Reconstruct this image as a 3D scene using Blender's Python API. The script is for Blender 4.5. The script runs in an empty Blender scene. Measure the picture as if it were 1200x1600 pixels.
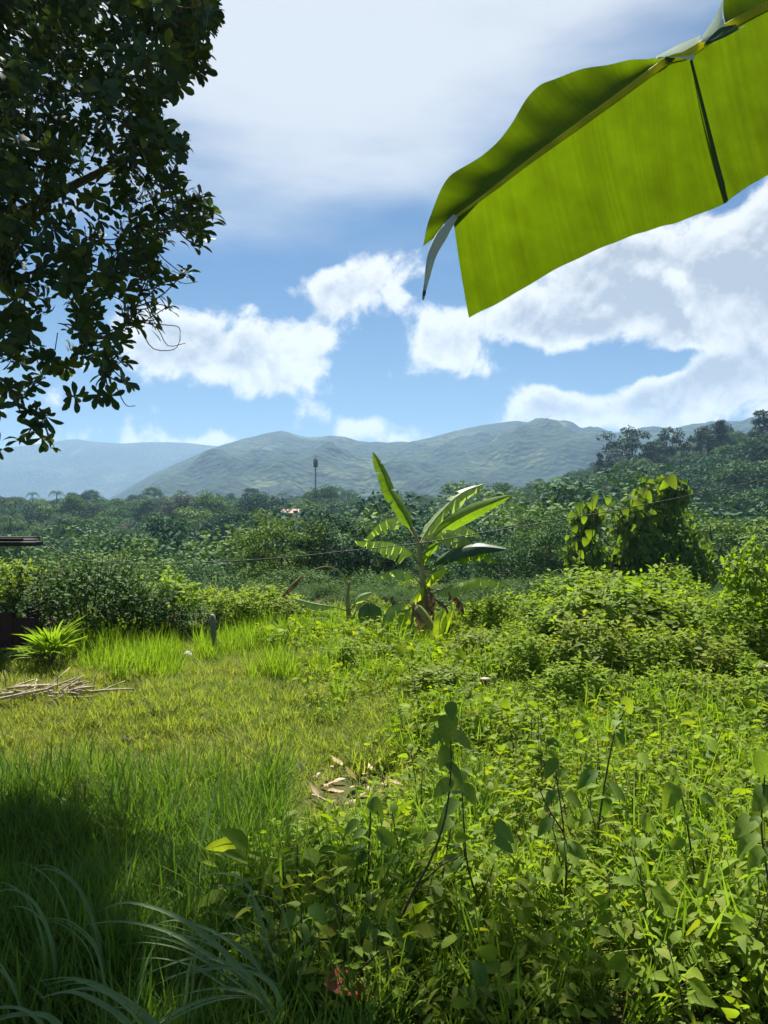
import bpy, math, random
import numpy as np
from mathutils import Vector, Matrix

# ------------------------------------------------------------------ camera, sky, sun, exposure
sc = bpy.context.scene
C = sc.collection
FPX = 1200.0            # focal length in photograph pixels (1200 x 1600 frame)
CAMZ = 1.7
cam_d = bpy.data.cameras.new('camera'); cam = bpy.data.objects.new('camera', cam_d); C.objects.link(cam)
cam.location = (0, 0, CAMZ); cam.rotation_euler = (math.radians(90), 0, 0)
cam_d.sensor_fit = 'VERTICAL'; cam_d.sensor_height = 24.0; cam_d.lens = 24.0 * FPX / 1600.0
cam_d.clip_start = 0.05; cam_d.clip_end = 60000
sc.camera = cam
sc.render.resolution_x, sc.render.resolution_y = 768, 1024
SUN_EL, SUN_AZ = math.radians(54), math.radians(-7)

sc.view_settings.view_transform = 'Standard'; sc.view_settings.look = 'None'
sc.view_settings.gamma = 1.0; sc.view_settings.use_curve_mapping = False
sc.view_settings.exposure = 1.33
cy = sc.cycles
cy.max_bounces = 8; cy.diffuse_bounces = 4; cy.glossy_bounces = 2; cy.transmission_bounces = 5
cy.transparent_max_bounces = 6; cy.volume_bounces = 0
cy.use_denoising = True
cy.sample_clamp_indirect = 6.0; cy.caustics_reflective = False; cy.caustics_refractive = False

world = bpy.data.worlds.new('World'); sc.world = world; world.use_nodes = True
def build_world():
    nt = world.node_tree; N = nt.nodes; Lk = nt.links; N.clear()
    def put(s, v):
        if hasattr(v, 'is_linked'): Lk.new(v, s)
        else: s.default_value = v
    def m(op, a, b=None, c=None, clamp=False):
        n = N.new('ShaderNodeMath'); n.operation = op; n.use_clamp = clamp
        for i, v in enumerate((a, b, c)):
            if v is not None: put(n.inputs[i], v)
        return n.outputs[0]
    def ss(v, a, b):
        n = N.new('ShaderNodeMapRange'); n.interpolation_type = 'SMOOTHSTEP'
        put(n.inputs[0], v); n.inputs[1].default_value = a; n.inputs[2].default_value = b
        return n.outputs[0]
    def noise(vec, scale, detail, rough, dist=0.0):
        n = N.new('ShaderNodeTexNoise'); put(n.inputs['Vector'], vec)
        n.inputs['Scale'].default_value = scale; n.inputs['Detail'].default_value = detail
        n.inputs['Roughness'].default_value = rough; n.inputs['Distortion'].default_value = dist
        return n.outputs['Fac']
    def mix(f, a, b):
        n = N.new('ShaderNodeMix'); n.data_type = 'RGBA'
        put(n.inputs[0], f); put(n.inputs[6], a); put(n.inputs[7], b)
        return n.outputs[2]
    sky = N.new('ShaderNodeTexSky'); sky.sky_type = 'NISHITA'; sky.sun_disc = False
    sky.sun_elevation = SUN_EL; sky.sun_rotation = SUN_AZ
    sky.air_density = 1.0; sky.dust_density = 0.6; sky.ozone_density = 1.6; sky.altitude = 100
    tc = N.new('ShaderNodeTexCoord'); d = tc.outputs['Generated']
    sp = N.new('ShaderNodeSeparateXYZ'); Lk.new(d, sp.inputs[0])
    # clouds live on the dome of directions: azimuth from +Y towards +X, elevation above the horizon
    az = m('ARCTAN2', sp.outputs[0], sp.outputs[1]); el = m('ARCSINE', sp.outputs[2])
    w1 = m('SUBTRACT', noise(d, 7.0, 3, 0.55), 0.5)
    mp = N.new('ShaderNodeVectorMath'); mp.operation = 'ADD'; Lk.new(d, mp.inputs[0]); mp.inputs[1].default_value = (3.1, 1.7, 5.3)
    w2 = m('SUBTRACT', noise(mp.outputs[0], 7.0, 3, 0.55), 0.5)
    azw = m('ADD', az, m('MULTIPLY', w1, 0.10)); elw = m('ADD', el, m('MULTIPLY', w2, 0.07))
    def shifted(off):
        n = N.new('ShaderNodeVectorMath'); n.operation = 'ADD'; Lk.new(d, n.inputs[0]); n.inputs[1].default_value = off
        return n.outputs[0]
    fb = noise(d, 13.0, 12, 0.58, 0.25)
    fb2 = noise(shifted((0.0, -.004, .016)), 13.0, 12, 0.58, 0.25)
    fine = noise(d, 34.0, 6, 0.6, .2)
    blobs = [  # azimuth / elevation written through the bearing of a photograph pixel
        (400, 560, 150, 48, 1.0), (300, 520, 110, 36, .9), (560, 450, 115, 52, 1.0), (470, 500, 85, 50, .9), (620, 410, 70, 34, .8),
        (695, 520, 65, 44, 1.0), (840, 500, 110, 50, 1.0), (940, 450, 90, 60, .9), (1040, 440, 170, 85, 1.1), (1180, 360, 150, 80, 1.0), (770, 585, 60, 26, .8),
        (960, 610, 130, 36, 1.0), (1130, 600, 150, 60, 1.1), (860, 645, 110, 22, .8), (545, 660, 70, 28, 1.0), (370, 675, 60, 20, .8), (300, 690, 50, 13, .8), (1250, 500, 120, 90, 1.0),
        (650, 690, 60, 16, .7),
        (900, 588, 120, 26, -1.3), (1060, 560, 90, 16, -1.0), (760, 480, 16, 60, -.4), (690, 625, 75, 34, -.8), (1010, 556, 70, 16, -.7), (1120, 250, 90, 40, -.5), (820, 560, 40, 20, -.5), (720, 420, 50, 40, -.4), (600, 120, 420, 150, -.7), (480, 470, 36, 26, -.5), (500, 340, 160, 70, -.8), (300, 420, 110, 50, -.5), (620, 600, 90, 40, -.5), (200, 620, 110, 30, -.4), (760, 650, 60, 20, -.3)]
    dens = None
    for px, py, rx, ry, amp in blobs:
        a0 = math.atan((px - 600) / FPX); e0 = math.atan((800 - py) / math.hypot(FPX, px - 600))
        u = m('MULTIPLY', m('SUBTRACT', azw, a0), FPX / rx); v = m('MULTIPLY', m('SUBTRACT', elw, e0), FPX / ry)
        g = m('EXPONENT', m('MULTIPLY', m('MULTIPLY_ADD', u, u, m('MULTIPLY', v, v)), -1.0))
        dens = m('MULTIPLY', g, amp) if dens is None else m('MULTIPLY_ADD', g, amp, dens)
    # broken fair-weather cloud everywhere, so the dome goes on the same way outside the frame
    broad = noise(d, 2.6, 4, 0.5)
    dens = m('ADD', m('MULTIPLY', dens, .72), m('MULTIPLY', m('SUBTRACT', broad, 0.5), 1.3))
    body = dens
    dens = m('ADD', dens, m('MULTIPLY', m('SUBTRACT', fb, 0.5), 2.9))
    dens = m('ADD', dens, m('MULTIPLY', m('SUBTRACT', fine, 0.5), 0.45))
    cover = ss(dens, 0.18, 0.66)
    relief = m('MULTIPLY', m('SUBTRACT', fb2, fb), 5.0)
    thick = m('ADD', m('MULTIPLY', ss(dens, 0.55, 1.3), .9), relief, clamp=True)
    # thin high veil round the sun's part of the sky
    sun = (math.sin(SUN_AZ) * math.cos(SUN_EL), math.cos(SUN_AZ) * math.cos(SUN_EL), math.sin(SUN_EL))
    dp = N.new('ShaderNodeVectorMath'); dp.operation = 'DOT_PRODUCT'; Lk.new(d, dp.inputs[0]); dp.inputs[1].default_value = sun
    stretch = N.new('ShaderNodeMapping'); Lk.new(d, stretch.inputs['Vector']); stretch.inputs['Scale'].default_value = (1.0, 1.0, 3.5)
    vn = noise(stretch.outputs[0], 4.0, 5, 0.5)
    veil = m('MULTIPLY', ss(m('ADD', dp.outputs['Value'], m('MULTIPLY', m('SUBTRACT', vn, 0.5), 0.16)), 0.80, 0.92), 0.88)
    low = m('MULTIPLY', ss(el, 0.30, -0.02), 0.55)
    tone = N.new('ShaderNodeMix'); tone.data_type = 'RGBA'; tone.blend_type = 'MULTIPLY'; tone.inputs[0].default_value = 1; Lk.new(sky.outputs[0], tone.inputs[6]); tone.inputs[7].default_value = (.24, .41, .56, 1)
    skyc = mix(low, tone.outputs[2], (2.7, 4.2, 5.6, 1))
    veilc = mix(veil, skyc, (6.5, 6.7, 6.9, 1))
    cc = mix(thick, (8.0, 8.0, 7.8, 1), (3.9, 4.2, 4.6, 1))
    col = mix(m('MULTIPLY', cover, 0.94), veilc, cc)
    bg = N.new('ShaderNodeBackground'); bg.inputs['Strength'].default_value = 0.05
    Lk.new(col, bg.inputs['Color'])
    out = N.new('ShaderNodeOutputWorld'); Lk.new(bg.outputs[0], out.inputs[0])
build_world()
try: world.cycles.sampling_method = 'MANUAL'; world.cycles.sample_map_resolution = 512
except Exception: pass

sun_d = bpy.data.lights.new('sun', 'SUN'); sun_d.energy = 5.0; sun_d.angle = math.radians(0.6); sun_d.color = (1.0, 0.955, 0.87)
sun_o = bpy.data.objects.new('sun', sun_d); C.objects.link(sun_o); sun_o.location = (0, 0, 40)
SUNV = Vector((math.sin(SUN_AZ) * math.cos(SUN_EL), math.cos(SUN_AZ) * math.cos(SUN_EL), math.sin(SUN_EL)))
sun_o.rotation_euler = SUNV.to_track_quat('Z', 'Y').to_euler()

# ------------------------------------------------------------------ helpers
rng = np.random.default_rng(11)
random.seed(5)

def hash2(ix, iy, s):
    n = (ix.astype(np.int64) * 374761393 + iy.astype(np.int64) * 668265263 + s * 1274126177) & 0x7fffffff
    n = ((n ^ (n >> 13)) * 1274126177) & 0x7fffffff
    return ((n ^ (n >> 16)) & 0xffff) / 65535.0
def vnoise(x, y, s=0):
    x = np.asarray(x, float); y = np.asarray(y, float)
    ix = np.floor(x); iy = np.floor(y); fx = x - ix; fy = y - iy
    fx = fx * fx * (3 - 2 * fx); fy = fy * fy * (3 - 2 * fy)
    ix = ix.astype(np.int64); iy = iy.astype(np.int64)
    a = hash2(ix, iy, s); b = hash2(ix + 1, iy, s); c = hash2(ix, iy + 1, s); d = hash2(ix + 1, iy + 1, s)
    return (a * (1 - fx) + b * fx) * (1 - fy) + (c * (1 - fx) + d * fx) * fy
def fbm(x, y, o=4, s=0):
    r = 0; a = .5; t = 0
    for i in range(o):
        r = r + a * vnoise(x, y, s + i * 17); t += a; a *= .5
        x = np.asarray(x) * 2.03; y = np.asarray(y) * 2.03
    return r / t
def sstep(a, b, v):
    t = np.clip((np.asarray(v, float) - a) / (b - a), 0, 1); return t * t * (3 - 2 * t)
def gz(x, y):
    x = np.asarray(x, float); y = np.asarray(y, float)
    s = y - (12.6 + .8 * np.sin(x * .35 + 1))
    z = (fbm(x * .55 + 9, y * .55, 3, 3) - .5) * .16 * sstep(1.0, 3.5, np.hypot(x, y))
    z = z - 16.0 * sstep(0, 50, s) + np.clip(y - 70, 0, 190) * .06
    far = sstep(25, 90, y)
    z = z + far * 22 * np.exp(-((x - 130) / 90) ** 2 - ((y - 190) / 110) ** 2)
    z = z + far * (fbm(x * .03, y * .03, 3, 8) - .5) * 4
    return z
def gzs(x, y): return float(gz(x, y))
def P(px, py, d):            # the point at depth d along the bearing of a photograph pixel
    return np.array([(px - 600) / FPX * d, d, CAMZ + (800 - py) / FPX * d])
def G(px, py):               # the point of the field seen at a photograph pixel
    d = CAMZ * FPX / (py - 800)
    for _ in range(6):
        x = (px - 600) / FPX * d; d = (CAMZ - gzs(x, d)) * FPX / (py - 800)
    x = (px - 600) / FPX * d
    return np.array([x, d, gzs(x, d)])
def proj(p):
    p = np.asarray(p); y = np.maximum(p[..., 1], .05)
    return 600 + FPX * p[..., 0] / y, 800 - FPX * (p[..., 2] - CAMZ) / y

class MB:
    def __init__(s): s.V = []; s.L = []; s.S = []; s.T = []; s.A = []; s.n = 0
    def add(s, v, f, tint=None, along=None):
        v = np.asarray(v, float).reshape(-1, 3); f = np.asarray(f, np.int64)
        s.V.append(v); s.L.append((f + s.n).ravel()); s.S.append(np.full(len(f), f.shape[1], np.int64))
        t = np.full(len(v), rng.random()) if tint is None else np.broadcast_to(np.asarray(tint, float), (len(v),))
        s.T.append(t)
        s.A.append(np.zeros(len(v)) if along is None else np.asarray(along, float))
        s.n += len(v); return s
    def mesh(s, name, mat, off=(0, 0, 0), smooth=True):
        V = np.concatenate(s.V) - np.asarray(off, float); Lp = np.concatenate(s.L); S = np.concatenate(s.S)
        me = bpy.data.meshes.new(name)
        me.vertices.add(len(V)); me.vertices.foreach_set('co', V.astype(np.float32).ravel())
        me.loops.add(len(Lp)); me.loops.foreach_set('vertex_index', Lp.astype(np.int32))
        me.polygons.add(len(S)); st = np.concatenate([[0], np.cumsum(S)[:-1]])
        me.polygons.foreach_set('loop_start', st.astype(np.int32))
        me.polygons.foreach_set('use_smooth', np.full(len(S), smooth))
        for nm, arr in (('tint', s.T), ('along', s.A)):
            at = me.attributes.new(nm, 'FLOAT', 'POINT'); at.data.foreach_set('value', np.concatenate(arr).astype(np.float32))
        me.update(calc_edges=True); me.validate()
        if mat: me.materials.append(mat)
        return me
    def build(s, name, mat, root=None, smooth=True):
        off = root.location if root is not None else (0, 0, 0)
        o = bpy.data.objects.new(name, s.mesh(name, mat, off, smooth)); C.objects.link(o)
        if root is not None: o.parent = root
        return o
def thing(name, label, cat, loc=(0, 0, 0), group=None, rz=0):
    o = bpy.data.objects.new(name, None); C.objects.link(o); o.location = [float(q) for q in loc]; o.rotation_euler = (0, 0, rz)
    o.empty_display_size = .1
    return tag(o, label, cat, group)
def tag(o, label, cat, group=None, kind=None):
    if label: o['label'] = label
    if cat: o['category'] = cat
    if group: o['group'] = group
    if kind: o['kind'] = kind
    return o
def onemesh(name, mb, mat, label, cat, loc, group=None, smooth=True):
    o = bpy.data.objects.new(name, mb.mesh(name, mat, loc, smooth)); C.objects.link(o); o.location = [float(q) for q in loc]
    return tag(o, label, cat, group)
def copy_tree(src, loc, rz, sc_=1.0, label=None):
    r = src.copy(); C.objects.link(r); r.location = [float(q) for q in loc]; r.rotation_euler = (0, 0, rz)
    r.scale = (sc_,) * 3 if np.isscalar(sc_) else sc_
    if label: r['label'] = label
    for ch in src.children:
        c = ch.copy(); C.objects.link(c); c.parent = r
        for g in ch.children:
            q = g.copy(); C.objects.link(q); q.parent = c
    return r

def norm(v): v = np.asarray(v, float); return v / np.maximum(np.linalg.norm(v, axis=-1, keepdims=True), 1e-9)
def tube(pts, rad, sides=6, cap=True):
    pts = np.asarray(pts, float); n = len(pts); rad = np.broadcast_to(rad, (n,))
    t = norm(np.gradient(pts, axis=0)); ref = np.array([0, 0, 1.0]) if abs(t[0][2]) < .9 else np.array([1.0, 0, 0])
    u = norm(np.cross(t, ref)); w = np.cross(t, u)
    a = np.arange(sides) * 2 * math.pi / sides
    v = pts[:, None] + rad[:, None, None] * (np.cos(a)[None, :, None] * u[:, None] + np.sin(a)[None, :, None] * w[:, None])
    i = np.arange(n - 1)[:, None] * sides; j = np.arange(sides)[None]; k = (j + 1) % sides
    f = np.stack([i + j, i + k, i + sides + k, i + sides + j], -1).reshape(-1, 4)
    v = v.reshape(-1, 3)
    if cap and sides == 4: f = np.concatenate([f, [[3, 2, 1, 0], [len(v) - 4, len(v) - 3, len(v) - 2, len(v) - 1]]])
    elif cap and sides == 6:
        b = len(v) - 6; f = np.concatenate([f, [[3, 2, 1, 0], [0, 5, 4, 3], [b, b + 1, b + 2, b + 3], [b + 3, b + 4, b + 5, b]]])
    elif cap and sides == 8:
        for b, o_ in ((0, -1), (len(v) - 8, 1)):
            q = [[b, b + 1, b + 2, b + 3], [b, b + 3, b + 4, b + 7], [b + 4, b + 5, b + 6, b + 7]]
            f = np.concatenate([f, [x[::o_] for x in q]])
    return v, f
def spline(pts, n):
    pts = np.asarray(pts, float); k = len(pts)
    if k == 2: return pts[0] + (pts[1] - pts[0]) * np.linspace(0, 1, n)[:, None]
    p = np.concatenate([[2 * pts[0] - pts[1]], pts, [2 * pts[-1] - pts[-2]]])
    t = np.linspace(0, k - 1 - 1e-9, n); i = t.astype(int); f = (t - i)[:, None]
    p0, p1, p2, p3 = p[i], p[i + 1], p[i + 2], p[i + 3]
    return .5 * (2 * p1 + (p2 - p0) * f + (2 * p0 - 5 * p1 + 4 * p2 - p3) * f ** 2 + (3 * p1 - p0 - 3 * p2 + p3) * f ** 3)
def leaf_tpl(L=1.0, W=.5, n=5, shape='ovate', fold=.25, curl=.25, wave=0.0):
    t = np.linspace(0, 1, n + 1)
    prof = {'ovate': ([0, .06, .18, .38, .6, .8, .93, 1], [.04, .45, .88, 1, .86, .52, .2, .01]), 'heart': ([0, .04, .14, .34, .58, .8, .93, 1], [.35, .8, 1, .95, .75, .42, .16, .01]),
            'obovate': ([0, .32, .64, .88, 1], [.07, .55, 1, .74, .04]), 'lance': ([0, .15, .4, .7, 1], [.12, .7, 1, .66, .02])}[shape]
    if n >= 6 or shape in ('obovate', 'lance') and n > 2: t = np.array(prof[0], float); n = len(t) - 1
    w = np.interp(t, *prof); 
    if n < 5 and shape in ('ovate', 'heart'): t = np.array([0, .12, .4, .75, 1.0]); w = np.array([.12 if shape == 'ovate' else .5, .72, 1, .6, .01]); n = 4
    w = np.maximum(w, .01) * W / 2
    z = -curl * t ** 2 * L; y = t * L * (1 - .3 * curl * t)
    l = np.stack([-w * math.cos(fold), y, z + w * math.sin(fold) + wave * W * np.sin(t * 9)], -1)
    c = np.stack([0 * t, y, z], -1); r = np.stack([w * math.cos(fold), y, z + w * math.sin(fold) - wave * W * np.sin(t * 9 + 1)], -1)
    v = np.stack([l, c, r], 1).reshape(-1, 3)
    f = []
    for i in range(n):
        b = i * 3; f += [[b, b + 1, b + 4, b + 3], [b + 1, b + 2, b + 5, b + 4]]
    return v, np.array(f)
def frames(D, U):
    Y = norm(D); X = np.cross(Y, U); bad = np.linalg.norm(X, axis=-1) < 1e-3
    X[bad] = np.array([1.0, 0, 0]); X = norm(X); Z = np.cross(X, Y)
    return np.stack([X, Y, Z], -1)
def inst(mb, tpl, D, U, s, T, tint=None):
    v, f = tpl; k = len(T); R = frames(np.asarray(D, float), np.asarray(U, float))
    W = np.einsum('kij,nj->kni', R, v) * np.asarray(s)[:, None, None] + np.asarray(T)[:, None]
    F = (f[None] + (np.arange(k) * len(v))[:, None, None]).reshape(-1, f.shape[1])
    t = rng.random(k) if tint is None else tint
    mb.add(W.reshape(-1, 3), F, np.repeat(t, len(v)))
def rdir(k, zlo=-1, zhi=1):
    z = rng.uniform(zlo, zhi, k); a = rng.uniform(0, 2 * math.pi, k); r = np.sqrt(1 - z * z)
    return np.stack([r * np.cos(a), r * np.sin(a), z], -1)

# ------------------------------------------------------------------ materials
def nodes(name):
    m = bpy.data.materials.new(name); m.use_nodes = True; nt = m.node_tree; nt.nodes.clear()
    return m, nt, nt.nodes, nt.links
def ramp(N, stops):
    r = N.new('ShaderNodeValToRGB'); e = r.color_ramp.elements
    while len(e) < len(stops): e.new(.5)
    for q, (p, c) in zip(e, stops): q.position = p; q.color = (*c, 1)
    return r
def leafmat(name, cols, trans=.45, tcol=(1.5, 1.45, .6), rough=.45, spec=.4, patch=0.0, patchcol=(.2, .16, .05), pscale=.5, vein=0.0, vscale=40, refl=1.55, orand=.45):
    m, nt, N, Lk = nodes(name)
    at = N.new('ShaderNodeAttribute'); at.attribute_name = 'tint'
    oi = N.new('ShaderNodeObjectInfo')
    ad = N.new('ShaderNodeMath'); ad.operation = 'MULTIPLY_ADD'; Lk.new(oi.outputs['Random'], ad.inputs[0]); ad.inputs[1].default_value = orand; Lk.new(at.outputs['Fac'], ad.inputs[2])
    fr = N.new('ShaderNodeMath'); fr.operation = 'PINGPONG'; Lk.new(ad.outputs[0], fr.inputs[0]); fr.inputs[1].default_value = 1.0
    k = len(cols); rp = ramp(N, [(i / max(k - 1, 1), c) for i, c in enumerate(cols)]); Lk.new(fr.outputs[0], rp.inputs[0])
    col = rp.outputs[0]
    def mixc(f, a, b, bt='MIX'):
        x = N.new('ShaderNodeMix'); x.data_type = 'RGBA'; x.blend_type = bt
        for s_, v in ((x.inputs[0], f), (x.inputs[6], a), (x.inputs[7], b)):
            if hasattr(v, 'is_linked'): Lk.new(v, s_)
            else: s_.default_value = v
        return x.outputs[2]
    geo = N.new('ShaderNodeNewGeometry')
    if patch:
        no = N.new('ShaderNodeTexNoise'); Lk.new(geo.outputs['Position'], no.inputs['Vector']); no.inputs['Scale'].default_value = pscale; no.inputs['Detail'].default_value = 4
        mr = N.new('ShaderNodeMapRange'); Lk.new(no.outputs['Fac'], mr.inputs[0]); mr.inputs[1].default_value = .45; mr.inputs[2].default_value = .66; mr.inputs[4].default_value = patch
        col = mixc(mr.outputs[0], col, (*patchcol, 1))
    n2 = N.new('ShaderNodeTexNoise'); n2.inputs['Scale'].default_value = 14; n2.inputs['Detail'].default_value = 3
    tcn = N.new('ShaderNodeTexCoord'); Lk.new(tcn.outputs['Object'], n2.inputs['Vector'])
    mr2 = N.new('ShaderNodeMapRange'); Lk.new(n2.outputs['Fac'], mr2.inputs[0]); mr2.inputs[1].default_value = .3; mr2.inputs[2].default_value = .7; mr2.inputs[3].default_value = .82; mr2.inputs[4].default_value = 1.15
    cb = N.new('ShaderNodeCombineColor')
    for i in range(3): Lk.new(mr2.outputs[0], cb.inputs[i])
    col = mixc(1.0, col, cb.outputs[0], 'MULTIPLY')
    bump = None
    if vein:
        al = N.new('ShaderNodeAttribute'); al.attribute_name = 'along'
        cx = N.new('ShaderNodeCombineXYZ'); Lk.new(al.outputs['Fac'], cx.inputs[0])
        nv = N.new('ShaderNodeTexNoise'); Lk.new(cx.outputs[0], nv.inputs['Vector']); nv.inputs['Scale'].default_value = vscale; nv.inputs['Detail'].default_value = 5; nv.inputs['Roughness'].default_value = .65
        mv = N.new('ShaderNodeMapRange'); Lk.new(nv.outputs['Fac'], mv.inputs[0]); mv.inputs[1].default_value = .35; mv.inputs[2].default_value = .65; mv.inputs[3].default_value = 1 - vein; mv.inputs[4].default_value = 1 + vein
        cv = N.new('ShaderNodeCombineColor')
        for i in range(3): Lk.new(mv.outputs[0], cv.inputs[i])
        col = mixc(1.0, col, cv.outputs[0], 'MULTIPLY')
        bump = N.new('ShaderNodeBump'); Lk.new(nv.outputs['Fac'], bump.inputs['Height']); bump.inputs['Strength'].default_value = .25; bump.inputs['Distance'].default_value = .003
    p = N.new('ShaderNodeBsdfPrincipled'); Lk.new(mixc(1.0, col, (refl, refl, refl, 1), 'MULTIPLY'), p.inputs['Base Color']); p.inputs['Roughness'].default_value = rough; p.inputs['Specular IOR Level'].default_value = spec
    if bump: Lk.new(bump.outputs[0], p.inputs['Normal'])
    t = N.new('ShaderNodeBsdfTranslucent'); Lk.new(mixc(1.0, col, (*tcol, 1), 'MULTIPLY'), t.inputs['Color'])
    mx = N.new('ShaderNodeMixShader'); mx.inputs[0].default_value = trans; Lk.new(p.outputs[0], mx.inputs[1]); Lk.new(t.outputs[0], mx.inputs[2])
    o = N.new('ShaderNodeOutputMaterial'); Lk.new(mx.outputs[0], o.inputs[0])
    return m
def plain(name, c1, c2, scale=8, rough=.8, stretch=(1, 1, 1), bump=.3, dist=.01, lo=.35, hi=.65):
    m, nt, N, Lk = nodes(name)
    tc = N.new('ShaderNodeTexCoord'); mp = N.new('ShaderNodeMapping'); Lk.new(tc.outputs['Object'], mp.inputs[0]); mp.inputs['Scale'].default_value = stretch
    no = N.new('ShaderNodeTexNoise'); Lk.new(mp.outputs[0], no.inputs['Vector']); no.inputs['Scale'].default_value = scale; no.inputs['Detail'].default_value = 7; no.inputs['Roughness'].default_value = .6
    rp = ramp(N, [(lo, c1), (hi, c2)]); Lk.new(no.outputs['Fac'], rp.inputs[0])
    p = N.new('ShaderNodeBsdfPrincipled'); Lk.new(rp.outputs[0], p.inputs['Base Color']); p.inputs['Roughness'].default_value = rough; p.inputs['Specular IOR Level'].default_value = .25
    b = N.new('ShaderNodeBump'); b.inputs['Strength'].default_value = bump; b.inputs['Distance'].default_value = dist; Lk.new(no.outputs['Fac'], b.inputs['Height']); Lk.new(b.outputs[0], p.inputs['Normal'])
    o = N.new('ShaderNodeOutputMaterial'); Lk.new(p.outputs[0], o.inputs[0])
    return m

M = {}
M['grass'] = leafmat('field_grass', [(.14, .205, .022), (.17, .24, .024), (.205, .25, .045), (.115, .19, .018), (.25, .24, .09)], .5, (1.5, 1.55, .5), .6, .12, .4, (.23, .205, .07), .5)
M['tallgrass'] = leafmat('lush_grass', [(.115, .20, .016), (.145, .23, .02), (.185, .245, .035)], .52, (1.45, 1.55, .5), .6, .12)
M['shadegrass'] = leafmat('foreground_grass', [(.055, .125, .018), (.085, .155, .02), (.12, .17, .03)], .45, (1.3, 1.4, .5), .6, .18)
M['sedge'] = leafmat('sedge_blade', [(.10, .16, .06), (.14, .20, .085)], .4, (1.2, 1.3, .6), .6, .18)
M['weed'] = leafmat('weed_leaf', [(.085, .145, .016), (.12, .185, .018), (.165, .23, .022), (.10, .155, .028), (.195, .22, .026)], .52, (1.65, 1.65, .4), .6, .1)
M['weed_dark'] = leafmat('sapling_leaf', [(.06, .12, .025), (.09, .155, .03), (.14, .20, .03)], .5, (1.7, 1.6, .45), .6, .18)
M['shrub'] = leafmat('shrub_leaf', [(.09, .155, .014), (.13, .205, .016), (.175, .245, .022)], .52, (1.65, 1.65, .4), .62, .08)
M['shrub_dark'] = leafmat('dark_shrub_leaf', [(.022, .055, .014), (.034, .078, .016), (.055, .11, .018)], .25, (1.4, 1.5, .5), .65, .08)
M['tree_leaf'] = leafmat('broad_glossy_leaf', [(.022, .044, .026), (.028, .054, .028), (.038, .068, .026), (.09, .12, .02)], .26, (1.3, 1.3, .5), .6, .18)
M['forest'] = leafmat('forest_leaf', [(.012, .038, .024), (.024, .062, .032), (.036, .082, .034), (.062, .118, .036)], .16, (1.3, 1.4, .6), .7, .06, orand=1.5)
M['forest2'] = leafmat('forest_leaf_light', [(.03, .072, .028), (.062, .118, .032), (.11, .165, .038)], .2, (1.3, 1.4, .6), .7, .06, orand=1.5)
M['forest_brown'] = leafmat('forest_leaf_rusty', [(.07, .05, .042), (.052, .056, .036), (.09, .06, .048)], .2, (1.2, 1.1, .7), .7, .06)
M['ridge'] = leafmat('ridge_leaf', [(.022, .045, .026), (.03, .055, .028)], .2, (1.2, 1.2, .6), .7, .06)
M['banana'] = leafmat('banana_lamina', [(.10, .18, .018), (.12, .205, .02)], .5, (1.7, 1.65, .4), .6, .18, vein=.22, vscale=38)
M['banana_near'] = leafmat('banana_lamina_near', [(.052, .094, .005), (.054, .096, .005)], .6, (1.9, 1.75, .25), .6, .12, vein=.12, vscale=70, refl=.9)
M['banana_pale_sheen'] = leafmat('banana_lamina_pale_sheen', [(.19, .26, .09), (.22, .29, .12)], .55, (1.7, 1.7, .8), .35, .5, vein=.25, vscale=38)  # glossy sheen of the sunlit fronds put into a paler base colour
M['banana_dark'] = leafmat('banana_lamina_dark', [(.02, .052, .022), (.026, .06, .026)], .15, (1.3, 1.3, .6), .5, .25, vein=.2, vscale=38)
M['banana_lime'] = leafmat('banana_lamina_young', [(.22, .32, .025), (.25, .34, .03)], .5, (1.6, 1.5, .4), .6, .18, vein=.12, vscale=38)
M['banana_olive'] = leafmat('banana_lamina_olive', [(.16, .17, .05), (.19, .19, .06)], .4, (1.4, 1.3, .5), .6, .18, vein=.15)
M['dead'] = leafmat('dead_leaf', [(.12, .075, .04), (.17, .11, .06), (.09, .06, .035)], .25, (1.3, 1.1, .7), .6, .18, vein=.2)
M['rib'] = leafmat('banana_midrib', [(.40, .43, .05), (.44, .46, .055)], .75, (1.6, 1.5, .5), .6, .18)
M['rib_far'] = leafmat('banana_midrib_far', [(.17, .20, .05), (.20, .22, .06)], .45, (1.4, 1.3, .5), .6, .18)
M['wax'] = leafmat('waxy_leaf_fold', [(.30, .36, .33), (.36, .42, .40)], .35, (1.1, 1.15, 1.0), .6, .18)
M['stem'] = plain('banana_stem', (.16, .18, .07), (.32, .31, .16), 9, .6, (1, 1, .25))
M['bark'] = plain('bark', (.05, .04, .03), (.12, .10, .08), 14, .9, (1, 1, .3), .6, .02)
M['twig'] = plain('twig', (.06, .045, .03), (.11, .085, .055), 20, .8)
M['weedstem'] = plain('weed_stem', (.05, .055, .02), (.09, .07, .035), 30, .6)
M['straw'] = plain('dry_stick', (.28, .23, .15), (.42, .36, .25), 18, .8, (1, 1, 1), .4)
M['stone'] = plain('pale_stone', (.42, .41, .37), (.58, .57, .53), 22, .9)
M['plastic'] = plain('white_plastic', (.62, .63, .62), (.74, .75, .74), 16, .5)
M['dryleaf'] = leafmat('dry_leaf', [(.30, .22, .12), (.40, .32, .2), (.24, .15, .08)], .2, (1.2, 1.1, .8), .7, .2)
M['redleaf'] = leafmat('red_brown_leaf', [(.21, .055, .025), (.25, .07, .03)], .3, (1.3, 1, .7), .6, .3)
M['soil'] = plain('soil', (.045, .035, .022), (.10, .075, .05), 12, .95)
M['wood'] = plain('weathered_wood', (.13, .12, .11), (.22, .20, .18), 24, .85, (1, 1, .15), .5, .006)
M['sheet'] = plain('rusty_sheet', (.035, .018, .018), (.075, .035, .03), 5, .8)
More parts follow.
